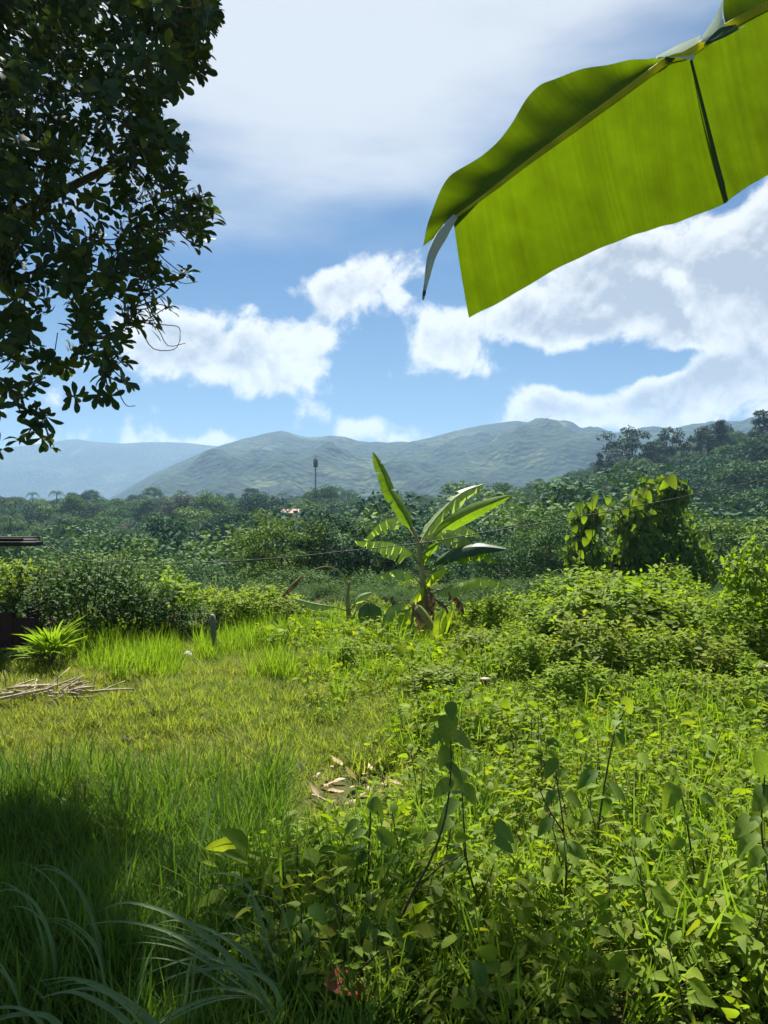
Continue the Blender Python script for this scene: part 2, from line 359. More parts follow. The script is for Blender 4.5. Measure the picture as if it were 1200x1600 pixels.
M['roofdark'] = plain('roof_board', (.02, .02, .018), (.045, .043, .04), 9, .9)
M['cable'] = plain('cable', (.02, .022, .024), (.035, .036, .04), 20, .5)
M['mastgrey'] = plain('mast_metal', (.16, .18, .2), (.22, .24, .26), 2, .6)
M['mastdark'] = plain('antenna_metal', (.05, .06, .08), (.08, .09, .11), 2, .6)
M['wallpaint'] = plain('house_wall', (.55, .53, .5), (.65, .63, .6), 3, .8)
M['roofred'] = plain('house_roof', (.45, .25, .2), (.55, .33, .27), 3, .8)

# ------------------------------------------------------------------ ground, hills
def groundmat():
    m, nt, N, Lk = nodes('ground_soil_and_grass')
    g = N.new('ShaderNodeNewGeometry')
    a = N.new('ShaderNodeTexNoise'); Lk.new(g.outputs['Position'], a.inputs['Vector']); a.inputs['Scale'].default_value = .9; a.inputs['Detail'].default_value = 6
    b = N.new('ShaderNodeTexNoise'); Lk.new(g.outputs['Position'], b.inputs['Vector']); b.inputs['Scale'].default_value = 22; b.inputs['Detail'].default_value = 6
    r1 = ramp(N, [(.36, (.06, .075, .02)), (.5, (.085, .085, .03)), (.64, (.13, .095, .05))]); Lk.new(a.outputs['Fac'], r1.inputs[0])
    r2 = ramp(N, [(.3, (.55, .55, .55)), (.7, (1.25, 1.2, 1.1))]); Lk.new(b.outputs['Fac'], r2.inputs[0])
    x = N.new('ShaderNodeMix'); x.data_type = 'RGBA'; x.blend_type = 'MULTIPLY'; x.inputs[0].default_value = 1
    Lk.new(r1.outputs[0], x.inputs[6]); Lk.new(r2.outputs[0], x.inputs[7])
    p = N.new('ShaderNodeBsdfPrincipled'); Lk.new(x.outputs[2], p.inputs['Base Color']); p.inputs['Roughness'].default_value = .95; p.inputs['Specular IOR Level'].default_value = .1
    bp = N.new('ShaderNodeBump'); bp.inputs['Distance'].default_value = .03; bp.inputs['Strength'].default_value = .6; Lk.new(b.outputs['Fac'], bp.inputs['Height']); Lk.new(bp.outputs[0], p.inputs['Normal'])
    o = N.new('ShaderNodeOutputMaterial'); Lk.new(p.outputs[0], o.inputs[0]); return m
def hillmat():
    m, nt, N, Lk = nodes('wooded_hillside')
    g = N.new('ShaderNodeNewGeometry')
    a = N.new('ShaderNodeTexNoise'); Lk.new(g.outputs['Position'], a.inputs['Vector']); a.inputs['Scale'].default_value = .012; a.inputs['Detail'].default_value = 7; a.inputs['Roughness'].default_value = .62
    b = N.new('ShaderNodeTexVoronoi'); Lk.new(g.outputs['Position'], b.inputs['Vector']); b.inputs['Scale'].default_value = .11
    r1 = ramp(N, [(.42, (.014, .034, .018)), (.56, (.03, .055, .024)), (.66, (.085, .11, .045)), (.80, (.15, .16, .08))]); Lk.new(a.outputs['Fac'], r1.inputs[0])
    r2 = ramp(N, [(.0, (1.25, 1.25, 1.2)), (.8, (.5, .55, .55))]); Lk.new(b.outputs['Distance'], r2.inputs[0])
    b.inputs['Randomness'].default_value = 1
    x = N.new('ShaderNodeMix'); x.data_type = 'RGBA'; x.blend_type = 'MULTIPLY'; x.inputs[0].default_value = 1
    Lk.new(r1.outputs[0], x.inputs[6]); Lk.new(r2.outputs[0], x.inputs[7])
    p = N.new('ShaderNodeBsdfPrincipled'); Lk.new(x.outputs[2], p.inputs['Base Color']); p.inputs['Roughness'].default_value = .95; p.inputs['Specular IOR Level'].default_value = .05
    bp = N.new('ShaderNodeBump'); bp.inputs['Distance'].default_value = 5; bp.inputs['Strength'].default_value = .7; bp.invert = True; Lk.new(b.outputs['Distance'], bp.inputs['Height']); Lk.new(bp.outputs[0], p.inputs['Normal'])
    o = N.new('ShaderNodeOutputMaterial'); Lk.new(p.outputs[0], o.inputs[0]); return m
M['ground'] = groundmat(); M['hill'] = hillmat()

def grid(xs, ys, zf):
    X, Y = np.meshgrid(xs, ys); Z = zf(X, Y); nx, ny = len(xs), len(ys)
    v = np.stack([X, Y, Z], -1).reshape(-1, 3)
    i = (np.arange(ny - 1)[:, None] * nx + np.arange(nx - 1)[None]).ravel()
    return v, np.stack([i, i + 1, i + nx + 1, i + nx], -1)
def axis(parts):
    out = []
    for a, b, n in parts: out.append(np.linspace(a, b, n, endpoint=False))
    out.append([parts[-1][1]]); return np.concatenate(out)
gx = axis([(-3400, -400, 20), (-400, -60, 30), (-60, -14, 30), (-14, 14, 90), (14, 60, 30), (60, 400, 40), (400, 3400, 20)])
gy = axis([(-1500, -100, 10), (-100, -4, 12), (-4, 20, 90), (20, 90, 50), (90, 400, 60), (400, 3400, 30)])
tag(MB().add(*grid(gx, gy, gz)).build('ground', M['ground']), 'grassy field dropping into a wooded valley', None, kind='structure')

def ridge(pts, dist):
    px = np.array([p[0] for p in pts], float); py = np.array([p[1] for p in pts], float)
    xs = (px - 600) / FPX * dist; zs = CAMZ + (800 - py) / FPX * dist
    return xs, zs
def hill(name, pts, dist, y0, y1, seed, rough, label, nx=420, ny=150):
    xs, zs = ridge(pts, dist)
    base = -9.0
    def zf(X, Y):
        H = np.interp(X * dist / Y, xs, zs)
        t = np.clip((Y - y0) / (dist - y0), 0, 1); b = np.clip((y1 - Y) / (y1 - dist), 0, 1)
        prof = np.where(Y <= dist, t ** 1.25, sstep(0, 1, b))
        n = fbm(X * .009 + seed, Y * .009, 7, seed) - .5
        n2 = 1 - np.abs(fbm(X * .005 + 5, Y * .0027 + seed, 4, seed + 3) * 2 - 1)
        body = np.clip(prof * (1 - prof) * 4, 0, 1)
        return base + (H - base) * prof + np.clip(H - base, 0, None) * (n * rough * .7 * (.25 + body) + (n2 - .75) * rough * body)
    v, f = grid(np.linspace(xs[0], xs[-1], nx), np.linspace(y0, y1, ny), zf)
    return tag(MB().add(v, f).build(name, M['hill']), label, None, kind='structure')
hill('wooded_hill', [(-500, 815), (60, 812), (130, 800), (180, 775), (240, 740), (320, 704), (380, 683), (412, 675), (438, 671), (455, 676), (480, 683), (520, 683), (560, 692), (600, 697), (640, 694), (700, 676), (760, 664), (810, 656), (850, 658), (885, 659), (910, 670), (960, 678), (1000, 672), (1060, 668), (1130, 662), (1200, 655), (1350, 640), (1900, 700)], 1350, 480, 1800, 4, .56,
     'hazy green wooded hill with pale clearings under the clouds')
hill('distant_mountain', [(-900, 720), (-300, 690), (-100, 700), (0, 702), (60, 694), (120, 686), (160, 692), (230, 690), (300, 692), (340, 696), (450, 715), (700, 740), (1100, 760), (2000, 790)], 2300, 1750, 3000, 9, .34,
     'faint blue far mountain range behind the wooded hill', 200, 60)

# ------------------------------------------------------------------ scattered stuff (one object each, real instanced geometry)
def scatter(name, label, cat, protos, pts, rz, tilt, scl, idx):
    coll = bpy.data.collections.new(name + '_kinds')
    for i, (me) in enumerate(protos):
        o = bpy.data.objects.new('%s_kind_%03d' % (name, i), me); coll.objects.link(o)
    me = bpy.data.meshes.new(name); me.vertices.add(len(pts)); me.vertices.foreach_set('co', np.asarray(pts, np.float32).ravel())
    rot = np.stack([tilt[:, 0], tilt[:, 1], rz], -1).astype(np.float32)
    a = me.attributes.new('rot', 'FLOAT_VECTOR', 'POINT'); a.data.foreach_set('vector', rot.ravel())
    a = me.attributes.new('scl', 'FLOAT', 'POINT'); a.data.foreach_set('value', np.asarray(scl, np.float32))
    a = me.attributes.new('idx', 'INT', 'POINT'); a.data.foreach_set('value', np.asarray(idx, np.int32))
    o = bpy.data.objects.new(name, me); C.objects.link(o)
    ng = bpy.data.node_groups.new(name + '_nodes', 'GeometryNodeTree')
    ng.interface.new_socket('Geometry', in_out='INPUT', socket_type='NodeSocketGeometry')
    ng.interface.new_socket('Geometry', in_out='OUTPUT', socket_type='NodeSocketGeometry')
    N = ng.nodes; Lk = ng.links
    gi = N.new('NodeGroupInput'); go = N.new('NodeGroupOutput'); ip = N.new('GeometryNodeInstanceOnPoints')
    ci = N.new('GeometryNodeCollectionInfo'); ci.inputs['Collection'].default_value = coll; ci.inputs['Separate Children'].default_value = True; ci.inputs['Reset Children'].default_value = True
    def na(nm, t):
        n = N.new('GeometryNodeInputNamedAttribute'); n.data_type = t; n.inputs['Name'].default_value = nm; return n.outputs[0]
    e = N.new('FunctionNodeEulerToRotation'); Lk.new(na('rot', 'FLOAT_VECTOR'), e.inputs[0])
    Lk.new(gi.outputs[0], ip.inputs['Points']); Lk.new(ci.outputs[0], ip.inputs['Instance']); ip.inputs['Pick Instance'].default_value = True
    Lk.new(na('idx', 'INT'), ip.inputs['Instance Index']); Lk.new(e.outputs[0], ip.inputs['Rotation']); Lk.new(na('scl', 'FLOAT'), ip.inputs['Scale'])
    Lk.new(ip.outputs[0], go.inputs[0])
    md = o.modifiers.new('scatter', 'NODES'); md.node_group = ng
    return tag(o, label, cat, kind='stuff')

def blades(mb, k, h, w, spread, lean, n=3, hv=.35):
    for _ in range(k):
        a = rng.uniform(0, 6.28); b = np.array([math.cos(a), math.sin(a), 0]) * spread * math.sqrt(rng.random())
        a2 = a + rng.normal(0, .9); L = h * rng.uniform(1 - hv, 1 + hv); ln = lean * rng.uniform(.2, 1.2)
        dr = np.array([math.cos(a2), math.sin(a2), 0]); sd = np.array([-dr[1], dr[0], 0])
        t = np.linspace(0, 1, n + 1)[:, None]
        c = b + dr * (ln * L * t ** 1.8) + np.array([0, 0, 1]) * L * (t - .35 * ln * t ** 2.4)
        ww = w * np.array([.75, 1, .7, .03] if n == 3 else np.interp(np.linspace(0, 1, n + 1), [0, .3, .7, 1], [.7, 1, .75, .03]))[:, None]
        v = np.stack([c - sd * ww / 2, c + sd * ww / 2], 1).reshape(-1, 3)
        i = np.arange(n) * 2
        mb.add(v, np.stack([i, i + 1, i + 3, i + 2], -1))
    return mb
def wpts(n, px0, px1, py0, py1, power=1.0):
    """points of the field spread evenly over the ground between two depths and two bearings"""
    d0, d1 = CAMZ * FPX / (py1 - 800), CAMZ * FPX / (py0 - 800)
    y = np.sqrt(rng.uniform(d0 ** 2, d1 ** 2, n)) if power == 1 else d0 + (d1 - d0) * rng.random(n)
    t = rng.uniform(px0, px1, n); x = (t - 600) / FPX * y
    return x, y
def weedline(px, py):        # > 0 where the broad-leaved weeds have taken over from the grass
    lim = np.interp(py, [990, 1040, 1090, 1150, 1230, 1300, 1380, 1450, 1600], [430, 560, 600, 640, 700, 640, 560, 450, 440])
    return px - lim

# field grass
protos = [blades(MB(), 26, h, .0065, .085, .95).mesh('grass_tuft', M['grass']) for h in (.075, .09, .11, .15, .10)]
x, y = wpts(58000, -280, 1480, 985, 1420)
px, py = proj(np.stack([x, y, gz(x, y)], -1))
bare = np.exp(-((px - 565) / 110) ** 4 - ((py - 1245) / 48) ** 4) * .98 + np.exp(-((px - 470) / 90) ** 2 - ((py - 1180) / 40) ** 2) * .25
keep = (rng.random(len(x)) > bare) & ((weedline(px, py) < 60) | (rng.random(len(x)) < .6)) & (vnoise(x * 2.2, y * 2.2, 5) + rng.random(len(x)) > .38)
x, y = x[keep], y[keep]; n = len(x)
scl = rng.uniform(.55, 1.25, n) * (.3 + 1.15 * fbm(x * 2.4, y * 2.4, 3, 4))
scatter('field_grass', 'short sunlit yellow green grass over the open field', 'grass', protos, np.stack([x, y, gz(x, y) - .005], -1), rng.uniform(0, 6.28, n), rng.normal(0, .12, (n, 2)), scl, rng.integers(0, 5, n))
# lush taller grass along the far edge of the field
protos = [blades(MB(), 26, h, .008, .07, .4).mesh('tall_grass_tuft', M['tallgrass']) for h in (.16, .24, .36)]
x, y = wpts(5200, 60, 560, 985, 1075)
px, py = proj(np.stack([x, y, gz(x, y)], -1))
keep = (rng.random(len(x)) < np.clip(1.15 - (py - 1000) / 85, 0, 1) * sstep(80, 190, px) * (1 - sstep(430, 560, px)) * sstep(.38, .6, fbm(x * 1.2, y * 1.2, 3, 6)) * (1 - np.exp(-((px - 290) / 26) ** 2)))
x, y = x[keep], y[keep]; n = len(x)
scatter('tall_grass', 'taller bright green grass along the far field edge', 'grass', protos, np.stack([x, y, gz(x, y) - .01], -1), rng.uniform(0, 6.28, n), rng.normal(0, .1, (n, 2)), rng.uniform(.55, 1.15, n), rng.integers(0, 3, n))
# shaded foreground grass
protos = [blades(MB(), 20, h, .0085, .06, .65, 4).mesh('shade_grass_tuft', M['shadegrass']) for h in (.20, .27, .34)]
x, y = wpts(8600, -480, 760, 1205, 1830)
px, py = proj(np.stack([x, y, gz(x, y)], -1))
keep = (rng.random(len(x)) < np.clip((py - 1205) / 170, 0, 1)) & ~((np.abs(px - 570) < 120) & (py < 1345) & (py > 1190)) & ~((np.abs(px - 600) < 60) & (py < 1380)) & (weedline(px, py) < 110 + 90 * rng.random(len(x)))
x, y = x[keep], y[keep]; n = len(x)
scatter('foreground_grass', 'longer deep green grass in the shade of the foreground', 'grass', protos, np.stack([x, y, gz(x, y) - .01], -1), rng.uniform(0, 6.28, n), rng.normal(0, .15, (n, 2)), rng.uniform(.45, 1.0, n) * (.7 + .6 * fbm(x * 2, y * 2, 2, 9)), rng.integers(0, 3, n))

# low leafy ground cover
LO = leaf_tpl(1, .55, 4, 'ovate', .22, .22); LL = leaf_tpl(1, .32, 4, 'lance', .25, .35)
def cover_tuft(k, h, L, tpl, mat, name='leafy_sprig'):
    mb = MB(); a = rng.uniform(0, 6.28, k); z = rng.uniform(.15, 1, k) ** .8 * h; r = h * .55 * np.sqrt(rng.random(k))
    T = np.stack([np.cos(a) * r, np.sin(a) * r, z], -1)
    D = np.stack([np.cos(a), np.sin(a), rng.uniform(-.35, .7, k)], -1); U = np.array([0, 0, 1.0]) + rng.normal(0, .6, (k, 3))
    inst(mb, tpl, D, U, L * rng.uniform(.6, 1.3, k), T)
    for i in range(max(3, k // 6)):
        mb.add(*tube(spline([[0, 0, 0], T[i] * [.4, .4, .55], T[i]], 4), [.003, .0025, .002, .001], 4))
    return mb.mesh(name, mat)
protos = [cover_tuft(26, .17, .045, LO, M['weed']), cover_tuft(24, .26, .07, LL, M['weed']), cover_tuft(24, .14, .038, LO, M['shrub']), cover_tuft(16, .28, .075, LO, M['weed']), blades(MB(), 18, .3, .008, .06, .6, 4).mesh('weed_grass', M['tallgrass']), cover_tuft(22, .3, .055, LL, M['shrub'])]
x, y = wpts(18500, 330, 1580, 975, 1640)
px, py = proj(np.stack([x, y, gz(x, y)], -1))
wl = weedline(px, py)
keep = rng.random(len(x)) < (sstep(-170, 40, wl) * .85 * np.maximum(sstep(.22, .5, fbm(x * 1.1 + 3, y * 1.1, 2, 14)), py > 1400) * (1 - .97 * np.exp(-((px - 570) / 115) ** 4 - ((py - 1250) / 58) ** 4)))
x, y = x[keep], y[keep]; n = len(x)
scatter('ground_cover', 'low leafy weeds covering the ground right of the grass', 'ground cover', protos, np.stack([x, y, gz(x, y) - .01], -1), rng.uniform(0, 6.28, n), rng.normal(0, .22, (n, 2)), rng.uniform(.5, 1.2, n) * (.55 + .9 * fbm(x * 1.6, y * 1.6, 2, 15)), rng.choice(6, n, p=[.2, .18, .14, .1, .22, .16]))

# ------------------------------------------------------------------ forest trees
def crown_mesh(mat, name, H, R, zc, zr, nc, nl, ls, seed, shape='round', droop=0.0):
    """leaf clumps on the lobes of a crown: many small leaf faces"""
    mb = MB(); st = rng
    dirs = rdir(nc, -.75, 1); rad = .55 + .45 * st.random(nc) ** .6
    c = dirs * rad[:, None] * np.array([R, R, zr]); 
    if shape == 'cone': k = (c[:, 2] + zr) / (2 * zr); c[:, :2] *= (1.15 - .95 * k)[:, None]
    if shape == 'flat': c[:, 2] = np.abs(c[:, 2]) * .5 - zr * .1 + .25 * zr * st.random(nc)
    c[:, :2] += st.normal(0, .08 * R, (nc, 2)); c[:, 2] += zc
    lobe = st.random(nc)
    ci = st.integers(0, nc, nc * nl); off = rdir(nc * nl, -.5, 1) * (st.random(nc * nl) ** .4)[:, None]
    cr = R * (.20 + .16 * st.random(nc))
    T = c[ci] + off * cr[ci][:, None] * np.array([1.1, 1.1, .75])
    D = norm(off * np.array([1, 1, .4]) + st.normal(0, .5, off.shape) + np.array([0, 0, -droop - .1])); U = norm(off * 1.1 + np.array([0, 0, .45]) + st.normal(0, .25, off.shape))
    v = np.array([[0, 0, 0], [.32, .45, .06], [0, 1, -.12], [-.32, .45, .06]]); f = np.array([[0, 1, 2, 3]])
    inst(mb, (v, f), D, U, ls * st.uniform(.6, 1.35, len(T)), T, np.clip(lobe[ci] * .32 + st.random(len(T)) * .12, 0, 1))
    return mb, c
def trunk_mb(H, r, tips, lean=0.0, k=7):
    mb = MB(); tx = lean * H
    p = spline([[0, 0, -.4], [tx * .2, .02 * H, H * .35], [tx * .6, -.01 * H, H * .62], [tx, 0, H * .86]], 9)
    mb.add(*tube(p, np.linspace(r, r * .3, 9), 6))
    idx = rng.permutation(len(tips))[:k]
    for i in idx:
        t = tips[i]; b = p[rng.integers(3, 7)]
        mb.add(*tube(spline([b, (b + t) / 2 + [0, 0, -.05 * H], t], 5), np.linspace(r * .42, r * .1, 5), 4))
    return mb
ALLM = {}
def combine(key, tmb, cmb, tm, cm):
    b = MB(); V = []
    for q in (tmb, cmb):
        off = b.n
        b.V += q.V; b.L += [l + off for l in q.L]; b.S += q.S; b.T += q.T; b.A += q.A; b.n += q.n
    me = b.mesh('wood_tree', tm); me.materials.append(cm)
    nt_ = sum(len(x_) for x_ in tmb.S); nc_ = sum(len(x_) for x_ in cmb.S)
    me.polygons.foreach_set('material_index', np.concatenate([np.zeros(nt_), np.ones(nc_)]).astype(np.int32)); ALLM[key] = me
TREES = {}
def make_kind(key, mat, H, R, zc, zr, nc, nl, ls, shape='round', droop=0.0, k=7):
    mb, c = crown_mesh(mat, 'crown', H, R, zc, zr, nc, nl, ls, 0, shape, droop)
    tb = trunk_mb(H, H * .018, c, rng.uniform(-.03, .03), k); TREES[key] = (tb.mesh('trunk', M['bark']), mb.mesh('crown', mat), H); combine(key, tb, mb, M['bark'], mat)
make_kind('round0', M['forest'], 11, 3.6, 7.4, 3.4, 40, 150, .30)
make_kind('round1', M['forest'], 11, 4.2, 7.0, 3.6, 46, 150, .30)
make_kind('round2', M['forest2'], 10, 3.4, 6.6, 3.2, 38, 150, .28)
make_kind('tall0', M['forest'], 13, 2.8, 8.6, 4.2, 40, 130, .30)
make_kind('loose0', M['forest2'], 11, 3.8, 7.2, 3.6, 24, 120, .36, 'round', .4)
make_kind('rusty', M['forest_brown'], 11, 3.6, 7.6, 3.2, 34, 120, .30)
make_kind('fine0', M['forest2'], 7, 2.7, 4.2, 2.7, 46, 190, .17, 'round', .2)
make_kind('fine1', M['forest'], 8, 2.9, 4.9, 3.1, 50, 190, .17)
make_kind('sparse', M['ridge'], 15, 4.3, 10.0, 4.8, 36, 95, .40, 'round', .2, 18)
make_kind('sparse1', M['ridge'], 15, 2.8, 10.3, 4.4, 24, 90, .40, 'round', .1, 14)
make_kind('spire', M['ridge'], 16, 2.5, 9.2, 6.6, 42, 90, .40, 'cone', .5, 12)
def palm_kind(key, H, nf, Lf, lw):
    t = MB(); p = spline([[0, 0, -.3], [.15, 0, H * .4], [.05, .1, H * .75], [.3, .1, H]], 10); t.add(*tube(p, np.linspace(.2, .12, 10), 6))
    c = MB()
    for i in range(nf):
        a = i * 2.4 + rng.uniform(-.3, .3); up = rng.uniform(-.25, .95); dr = np.array([math.cos(a), math.sin(a), 0])
        q = spline([p[-1], p[-1] + dr * Lf * .45 + [0, 0, Lf * .45 * up], p[-1] + dr * Lf * .9 + [0, 0, Lf * (.45 * up - .5)]], 9)
        c.add(*tube(q, np.linspace(.04, .01, 9), 4))
        tt = np.repeat(np.linspace(.15, 1, 16), 2); qq = np.stack([np.interp(tt, np.linspace(0, 1, 9), q[:, k]) for k in range(3)], -1)
        sd = np.array([-dr[1], dr[0], 0]); sg = np.tile([1, -1], 16)[:, None]
        inst(c, leaf_tpl(1, .10, 2, 'lance', .1, .3), sd * sg + dr * .45 + [0, 0, -.45], np.tile([0, 0, 1.0], (32, 1)), lw * (1 - .45 * np.abs(tt - .45)), qq, np.full(32, rng.random()))
    TREES[key] = (t.mesh('trunk', M['bark']), c.mesh('crown', M['forest']), H); combine(key, t, c, M['bark'], M['forest'])
palm_kind('palm', 11, 15, 2.6, .75); palm_kind('palm_thin', 11, 9, 1.1, .5)
def plant_tree(key, x, y, h, label, name='forest_tree', cat='tree', group='trees of the valley wood', rz=None, wide=1.0):
    tm, cm, H = TREES[key]; z = gzs(x, y)
    r = thing(name, label, cat, (x, y, z), group, rng.uniform(0, 6.28) if rz is None else rz)
    s = h / H; r.scale = (s * wide, s * wide, s)
    for nm, me in (('trunk', tm), ('crown', cm)):
        o = bpy.data.objects.new(nm, me); C.objects.link(o); o.parent = r
    return r
def skyline(key, px, py, d, label, wide=1.0, top=1.0, **kw):
    x = (px - 600) / FPX * d; z = gzs(x, d); zt = CAMZ + (800 - py) / FPX * d
    return plant_tree(key, x, d, max((zt - z) * top, 3), label, wide=wide, **kw)
KP = {'round0': 1.0, 'round1': .98, 'round2': 1.02, 'tall0': 1.0}
RG = 'tall thin trees on the right ridge'
skyline('sparse', 985, 664, 172, 'widest dark open-crowned tree on the right ridge skyline', group=RG, name='ridge_tree', wide=1.15)
skyline('sparse1', 1048, 664, 172, 'narrow dark tree on the ridge, next right of the widest one', group=RG, name='ridge_tree')
skyline('sparse1', 1096, 662, 168, 'flat-topped see-through tree on the ridge beside the pointed tree', group=RG, name='ridge_tree')
skyline('spire', 1124, 646, 168, 'pointed conifer-like tree on the ridge, second from the right edge', group=RG, name='ridge_tree')
skyline('spire', 1188, 630, 168, 'tallest pointed tree on the ridge at the right edge', group=RG, name='ridge_tree', wide=1.2)
skyline('spire', 938, 698, 165, 'slim lone tree at the left end of the ridge trees', group=RG, name='ridge_tree', wide=.7)
skyline('sparse1', 1016, 690, 165, 'low slender tree between the two dark ridge trees', group=RG, name='ridge_tree', wide=.8)
skyline('sparse1', 958, 706, 160, 'small dark tree at the foot of the widest ridge tree', group=RG, name='ridge_tree', wide=.8)
def mast():
    d = 190.0; x = (493 - 600) / FPX * d; g = np.array([x, d, gzs(x, d)]); zt = CAMZ + (800 - 714) / FPX * d
    r = thing('mast', 'slender grey mast with a dark head above the wood skyline', 'mast', g)
    MB().add(*tube(np.array([g, g * [1, 1, 0] + [0, 0, zt - 1.5], g * [1, 1, 0] + [0, 0, zt]]), [.26, .16, .13], 8)).build('pole', M['mastgrey'], r)
    for i in range(5):
        a = i * 1.2566; c = g * [1, 1, 0] + [.42 * math.cos(a), .42 * math.sin(a), zt - 1.6]
        MB().add(*tube(np.array([c - [0, 0, .95], c + [0, 0, .95 + .25 * (i % 2)]]), .15, 4)).build('antenna', M['mastdark'], r)
        MB().add(*tube(np.array([g * [1, 1, 0] + [0, 0, zt - 1.6], c]), .06, 4)).build('bracket', M['mastgrey'], r)
    MB().add(*tube(np.array([g * [1, 1, 0] + [.2, 0, zt], g * [1, 1, 0] + [.5, 0, zt + .35], g * [1, 1, 0] + [1.2, 0, zt + .4]]), [.12, .1, .05], 4)).build('arm', M['mastgrey'], r)
SK = 'trees along the far skyline of the wood'
for key, px, py, d, lab, w in [
    ('tall0', 1150, 692, 150, 'dense upright tree low on the ridge under the second pointed tree', 1.3), ('round1', 1205, 676, 140, 'dense round tree on the ridge cut by the right edge', 1.2), ('round0', 1085, 708, 150, 'round tree on the ridge under the flat-topped tree', 1.2),
    ('tall0', 1022, 722, 150, 'dense tree on the ridge under the two dark open-crowned trees', 1.3), ('round1', 1120, 712, 130, 'broad tree on the upper ridge slope near the right', 1.1), ('round2', 965, 738, 145, 'pale round tree at the foot of the widest ridge tree', 1.2), ('round1', 1180, 716, 115, 'broad dense tree on the ridge slope by the right edge', 1.1), ('round0', 1050, 740, 115, 'round dark tree halfway down the ridge slope', 1.2),
    ('tall0', 122, 772, 165, 'tall rounded green tree on the left skyline of the wood', 1.2), ('round0', 168, 777, 172, 'round dark tree right of the tall left skyline tree', 1.0),
    ('rusty', 146, 784, 176, 'reddish tree between two round trees on the left skyline', .8), ('rusty', 282, 772, 175, 'rusty brown crowned tree on the left part of the skyline', 1.1),
    ('round0', 218, 785, 180, 'small dark round tree left of the rusty skyline tree', .8), ('round1', 30, 782, 170, 'broad green tree at the left edge of the skyline', 1.0),
    ('round0', 70, 786, 185, 'low dark tree near the left edge of the skyline', 1.0), ('round2', 330, 772, 150, 'pale loose tree right of the rusty skyline tree', .9),
    ('round1', 405, 768, 150, 'two-tiered bushy tree standing proud of the middle skyline', .9), ('round0', 370, 778, 158, 'dark tree left of the two-tiered skyline tree', .8),
    ('round2', 498, 762, 185, 'dense round tree under the slender mast', .9), ('loose0', 720, 748, 140, 'broad feathery tree on the skyline right of the banana plant', 1.4),
    ('tall0', 775, 752, 150, 'upright tree on the skyline above the big banana leaves', 1.1), ('loose0', 840, 748, 140, 'feathery tree left of the ridge slope', 1.2),
    ('rusty', 868, 764, 120, 'small rusty tree at the foot of the ridge slope', .6), ('round1', 620, 778, 160, 'dark round tree behind the upright banana leaf', 1.0),
    ('round2', 560, 782, 170, 'low pale tree left of the upright banana leaf', 1.0), ('round0', 905, 748, 150, 'round tree where the ridge slope begins', 1.0)]:
    skyline(key, px, py, d, lab, w, group=SK, name='skyline_tree')
mast()
skyline('palm', 522, 766, 185, 'short palm just right of the slender mast', group='palms', name='palm_tree', cat='palm', wide=.8)
skyline('palm', 545, 771, 180, 'short palm second right of the slender mast', group='palms', name='palm_tree', cat='palm', wide=.9)
VT = 'nearer trees on the valley slope'
for key, px, py, d, lab, w in [
    ('fine0', 440, 888, 21, 'pale feathery tree directly left of the banana plants', 1.0), ('fine1', 330, 886, 26, 'mid green bushy tree behind the light shrubs', 1.15),
    ('fine1', 590, 862, 24, 'dark bushy tree behind the banana pseudostem', .9), ('fine0', 800, 850, 24, 'loose grey green tree left of the vine-hung tree', 1.0),
    ('fine1', 720, 826, 34, 'dark full tree right behind the banana leaves', 1.2), ('fine0', 1110, 800, 26, 'tall loose tree right of the vine-hung tree', 1.3),
    ('fine1', 1190, 800, 30, 'dense tree at the right edge under the ridge', 1.3), ('fine0', 520, 806, 48, 'dark spreading tree in the valley above the dead leaf', 1.3),
    ('fine1', 390, 822, 46, 'full green tree in the valley left of the dead leaf', 1.4), ('fine0', 250, 858, 40, 'low tree in the valley behind the dark bush', 1.2),
    ('fine1', 640, 800, 50, 'dark tree in the valley behind the banana crown', 1.2), ('fine0', 860, 780, 52, 'tall pale tree in the valley left of the big vine leaves', 1.2),
    ('fine1', 1000, 760, 55, 'dense tree rising behind the vine-hung tree', 1.4), ('fine0', 940, 772, 44, 'loose tree behind the left flank of the vine-hung tree', 1.1), ('fine1', 505, 880, 22, 'dark low tree behind the dead hanging leaf', 1.1), ('fine1', 860, 862, 22, 'dark low tree behind the middle of the thicket', 1.1), ('fine0', 655, 868, 30, 'low pale tree just behind the banana pseudostem', 1.0), ('fine1', 100, 846, 44, 'dark tree in the valley above the big dark bush', 1.3), ('fine0', 170, 852, 34, 'pale tree in the valley right of the cable end', 1.1)]:
    skyline(key, px, py, d, lab, w, group=VT, name='valley_tree', top=1.05)
# the rest of the wood reads as one mass
keys = ['round0', 'round1', 'round2', 'tall0', 'loose0', 'palm', 'rusty']
xs, ys = [], []
y = 27.0
while y < 340:
    st = 4.8 + y * .014
    xr = np.arange(-.62 * y - 10, .66 * y + 14, st); xs.append(xr + rng.normal(0, st * .3, len(xr))); ys.append(y + rng.normal(0, st * .3, len(xr))); y += st * .9
x = np.concatenate(xs); y = np.concatenate(ys); open_ = (np.abs(600 + FPX * x / y - 455) < 36) & (y > 55) & (y < 152); x, y = x[~open_], y[~open_]; n = len(x)
idx = rng.choice([0, 1, 2, 3, 4, 5], n, p=[.25, .2, .2, .12, .12, .11]); red = (rng.random(n) < .03); idx[red] = 6
pxw = 600 + FPX * x / y
line = np.interp(y, [25, 45, 70, 110, 170, 260, 340], [892, 868, 838, 800, 782, 772, 770]) - np.clip(pxw - 780, 0, 500) * np.interp(y, [25, 60, 100], [.04, .08, .3])
cap = (CAMZ + (800 - line) / FPX * y - gz(x, y)) / 10.8
scl = np.minimum(np.clip(rng.normal(1.0, .28, n), .5, 1.6), np.maximum(cap * rng.uniform(.75, 1.05, n), .3))
